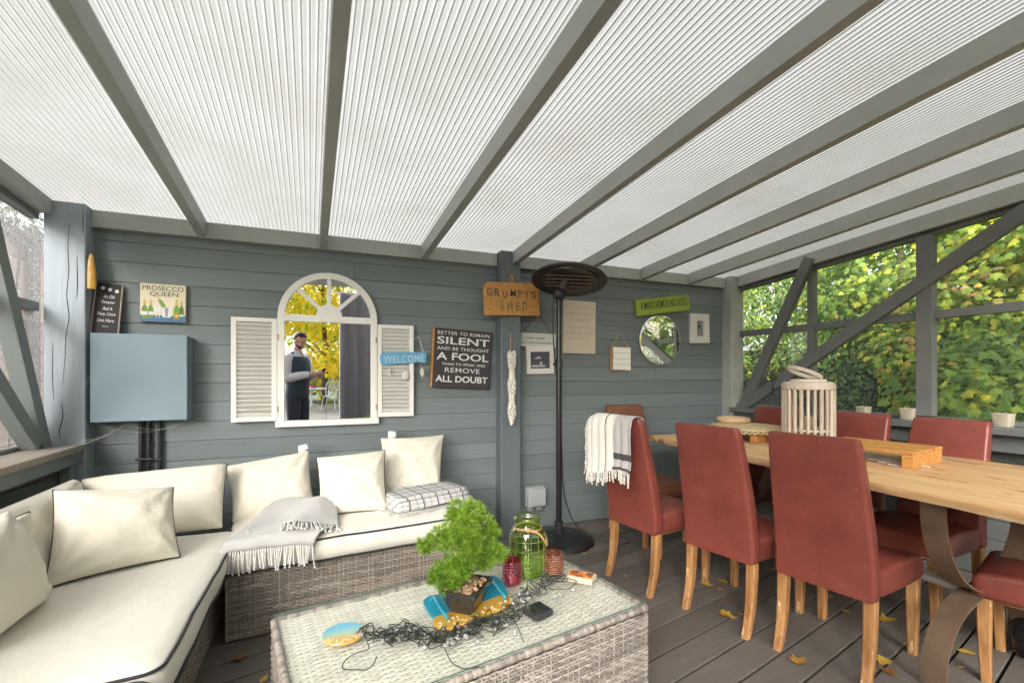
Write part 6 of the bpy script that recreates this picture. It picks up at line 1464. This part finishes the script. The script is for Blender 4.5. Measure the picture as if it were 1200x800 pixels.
b.add([HT @ (v + Vector((0, 0, .002*math.sin(v.x*300)))) for v in vs], [f for f in s_.f if all(i in ks for i in f)])
obj('hair', b, mat('dark_brown_hair', (.035, .024, .018), .6, bump=((140, 140, 30), .8, .006)), man, smooth=180, solid=.005)
b = MB(); hball(b, (0, .040, -.078), (.050, .046, .036)); hball(b, (0, .020, -.062), (.064, .060, .030)); obj('beard', b, mat('stubble_beard', (.075, .048, .036), .8, bump=((160, 160, 160), .8, .004)), man, smooth=180)
b = MB()
for s in (-1, 1): hball(b, (s*.030, .074, .006), (.011, .008, .006), 10, 6)
obj('eyes', b, mat('dark_eyes', (.05, .035, .03), .2), man, smooth=180)
b = MB()
for s in (-1, 1):
    sh_, el, wr_ = [Vector(v) for v in SH[s]]; limb(b, [Vector((s*.13, -.01, 1.44)), sh_, sh_.lerp(el, .5) + Vector((s*.014, -.004, 0)), el + Vector((s*.004, -.008, -.006)), el.lerp(wr_, .45), el.lerp(wr_, .86)], [.062, .074, .068, .062, .057, .046])
torso(b, .018, 1.1); limb(b, [(0, -.015, 1.50), (0, -.004, 1.555)], [.072, .066], 6)
remeshed(obj('shirt', b, mat('pale_blue_shirt', (.70, .69, .77), .85, bump=((22, 22, 22), .5, .012)), man, smooth=180), .007, 3)
b = MB(); torso(b, .045, 0, 1.47); limb(b, [(0, -.022, 1.46), (0, -.018, 1.53)], [.092, .086], 5)
for s in (-1, 1): limb(b, [(s*.07, -.012, 1.485), (s*.16, -.012, 1.445)], [.052, .050], 4)
remeshed(obj('gilet', b, mat('navy_gilet', (.028, .052, .085), .6, bump=((18, 18, 30), .6, .012)), man, smooth=180), .007, 3)
b = MB(); b.tube(catmull([(0, .068, 1.50), (0, .118, 1.42), (0, .145, 1.28), (0, .150, 1.1), (0, .142, .93)], 6), .005, 6); obj('zip', b, mat('red_zip', (.30, .05, .06), .5), man, smooth=180)
b = MB(); b.loft([ell(z, w, d) for z, w, d in ((.86, .33, .23), (.92, .36, .25), (.97, .365, .255), (1.0, .355, .25))])
for s in (-1, 1): limb(b, [(s*.085, 0, .93), (s*.100, .012, .70), (s*.108, .016, .50), (s*.112, -.008, .30), (s*.115, -.012, .07)], [.105, .094, .080, .074, .068])
remeshed(obj('trousers', b, mat('dark_navy_trousers', (.035, .042, .065), .8, bump=((16, 16, 8), .6, .015)), man, smooth=180), .008, 3)
b = MB()
for s in (-1, 1): b.loft([[(s*.12 + x, yy + y_, z) for x, y_ in rrect(w_, l_, w_*.42, 5)] for z, w_, l_, yy in ((0.0, .100, .29, .055), (.02, .106, .295, .055), (.05, .10, .27, .045), (.085, .086, .15, -.01), (.10, .082, .11, -.02))])
obj('shoes', b, mat('black_shoe', (.02, .018, .017), .35), man, smooth=60)
ph = thing('mobile_phone', 'black mobile phone held by the man in the navy gilet', 'phone', man.matrix_basis @ Vector((0, .395, 1.235)), rot=(R(52), 0, R(-56)))
b = MB(); b.box((-.037, -.075, -.004), (.037, .075, .004)); obj('case', b, M['black'], ph, bevel=.003); b = MB(); b.box((-.034, -.071, .0041), (.034, .071, .0046)); obj('screen', b, M['black_gloss'], ph)
# ================================================================ CAMERA AND DAYLIGHT
cd = bpy.data.cameras.new('camera'); cam = bpy.data.objects.new('camera', cd); COL.objects.link(cam)
cam.location = (0, 0, EYE); cam.rotation_euler = (R(90), 0, -YAW)
cd.sensor_fit = 'HORIZONTAL'; cd.sensor_width = 36; cd.lens = 36*FPX/1200; cd.shift_y = (CY-400)/1200; cd.clip_start = .05; cd.clip_end = 1500
S.camera = cam
SUN_EL, SUN_AZ = R(27), R(216)        # high, behind the camera and a little left: soft light through cloud
wd_ = bpy.data.worlds.new('World'); S.world = wd_; wd_.use_nodes = True; t = wd_.node_tree; bg = t.nodes['Background']
sky = t.nodes.new('ShaderNodeTexSky'); sky.sky_type = 'NISHITA'; sky.sun_disc = False; sky.sun_elevation = SUN_EL; sky.sun_rotation = SUN_AZ; sky.dust_density = 4; sky.air_density = 1.2; sky.ozone_density = 1
hs = t.nodes.new('ShaderNodeHueSaturation'); hs.inputs['Saturation'].default_value = .30
t.links.new(sky.outputs['Color'], hs.inputs['Color']); t.links.new(hs.outputs['Color'], bg.inputs['Color']); bg.inputs['Strength'].default_value = .15
sd = bpy.data.lights.new('sun', 'SUN'); so = bpy.data.objects.new('sun', sd); COL.objects.link(so); sd.energy = 1.5; sd.angle = R(50); sd.color = (1, .96, .90)
dr = Vector((math.sin(SUN_AZ)*math.cos(SUN_EL), math.cos(SUN_AZ)*math.cos(SUN_EL), math.sin(SUN_EL)))
so.rotation_euler = (-dr).to_track_quat('-Z', 'Y').to_euler()
S.view_settings.view_transform = 'Standard'; S.view_settings.look = 'None'; S.view_settings.gamma = 1; S.view_settings.exposure = 1.9; S.view_settings.use_curve_mapping = False
S.cycles.use_denoising = True; S.render.filter_size = 1.15; S.cycles.max_bounces = 10; S.cycles.diffuse_bounces = 5; S.cycles.transparent_max_bounces = 16; S.cycles.glossy_bounces = 4; S.cycles.transmission_bounces = 8; S.cycles.sample_clamp_indirect = 6
S.cycles.caustics_reflective = False; S.cycles.caustics_refractive = False
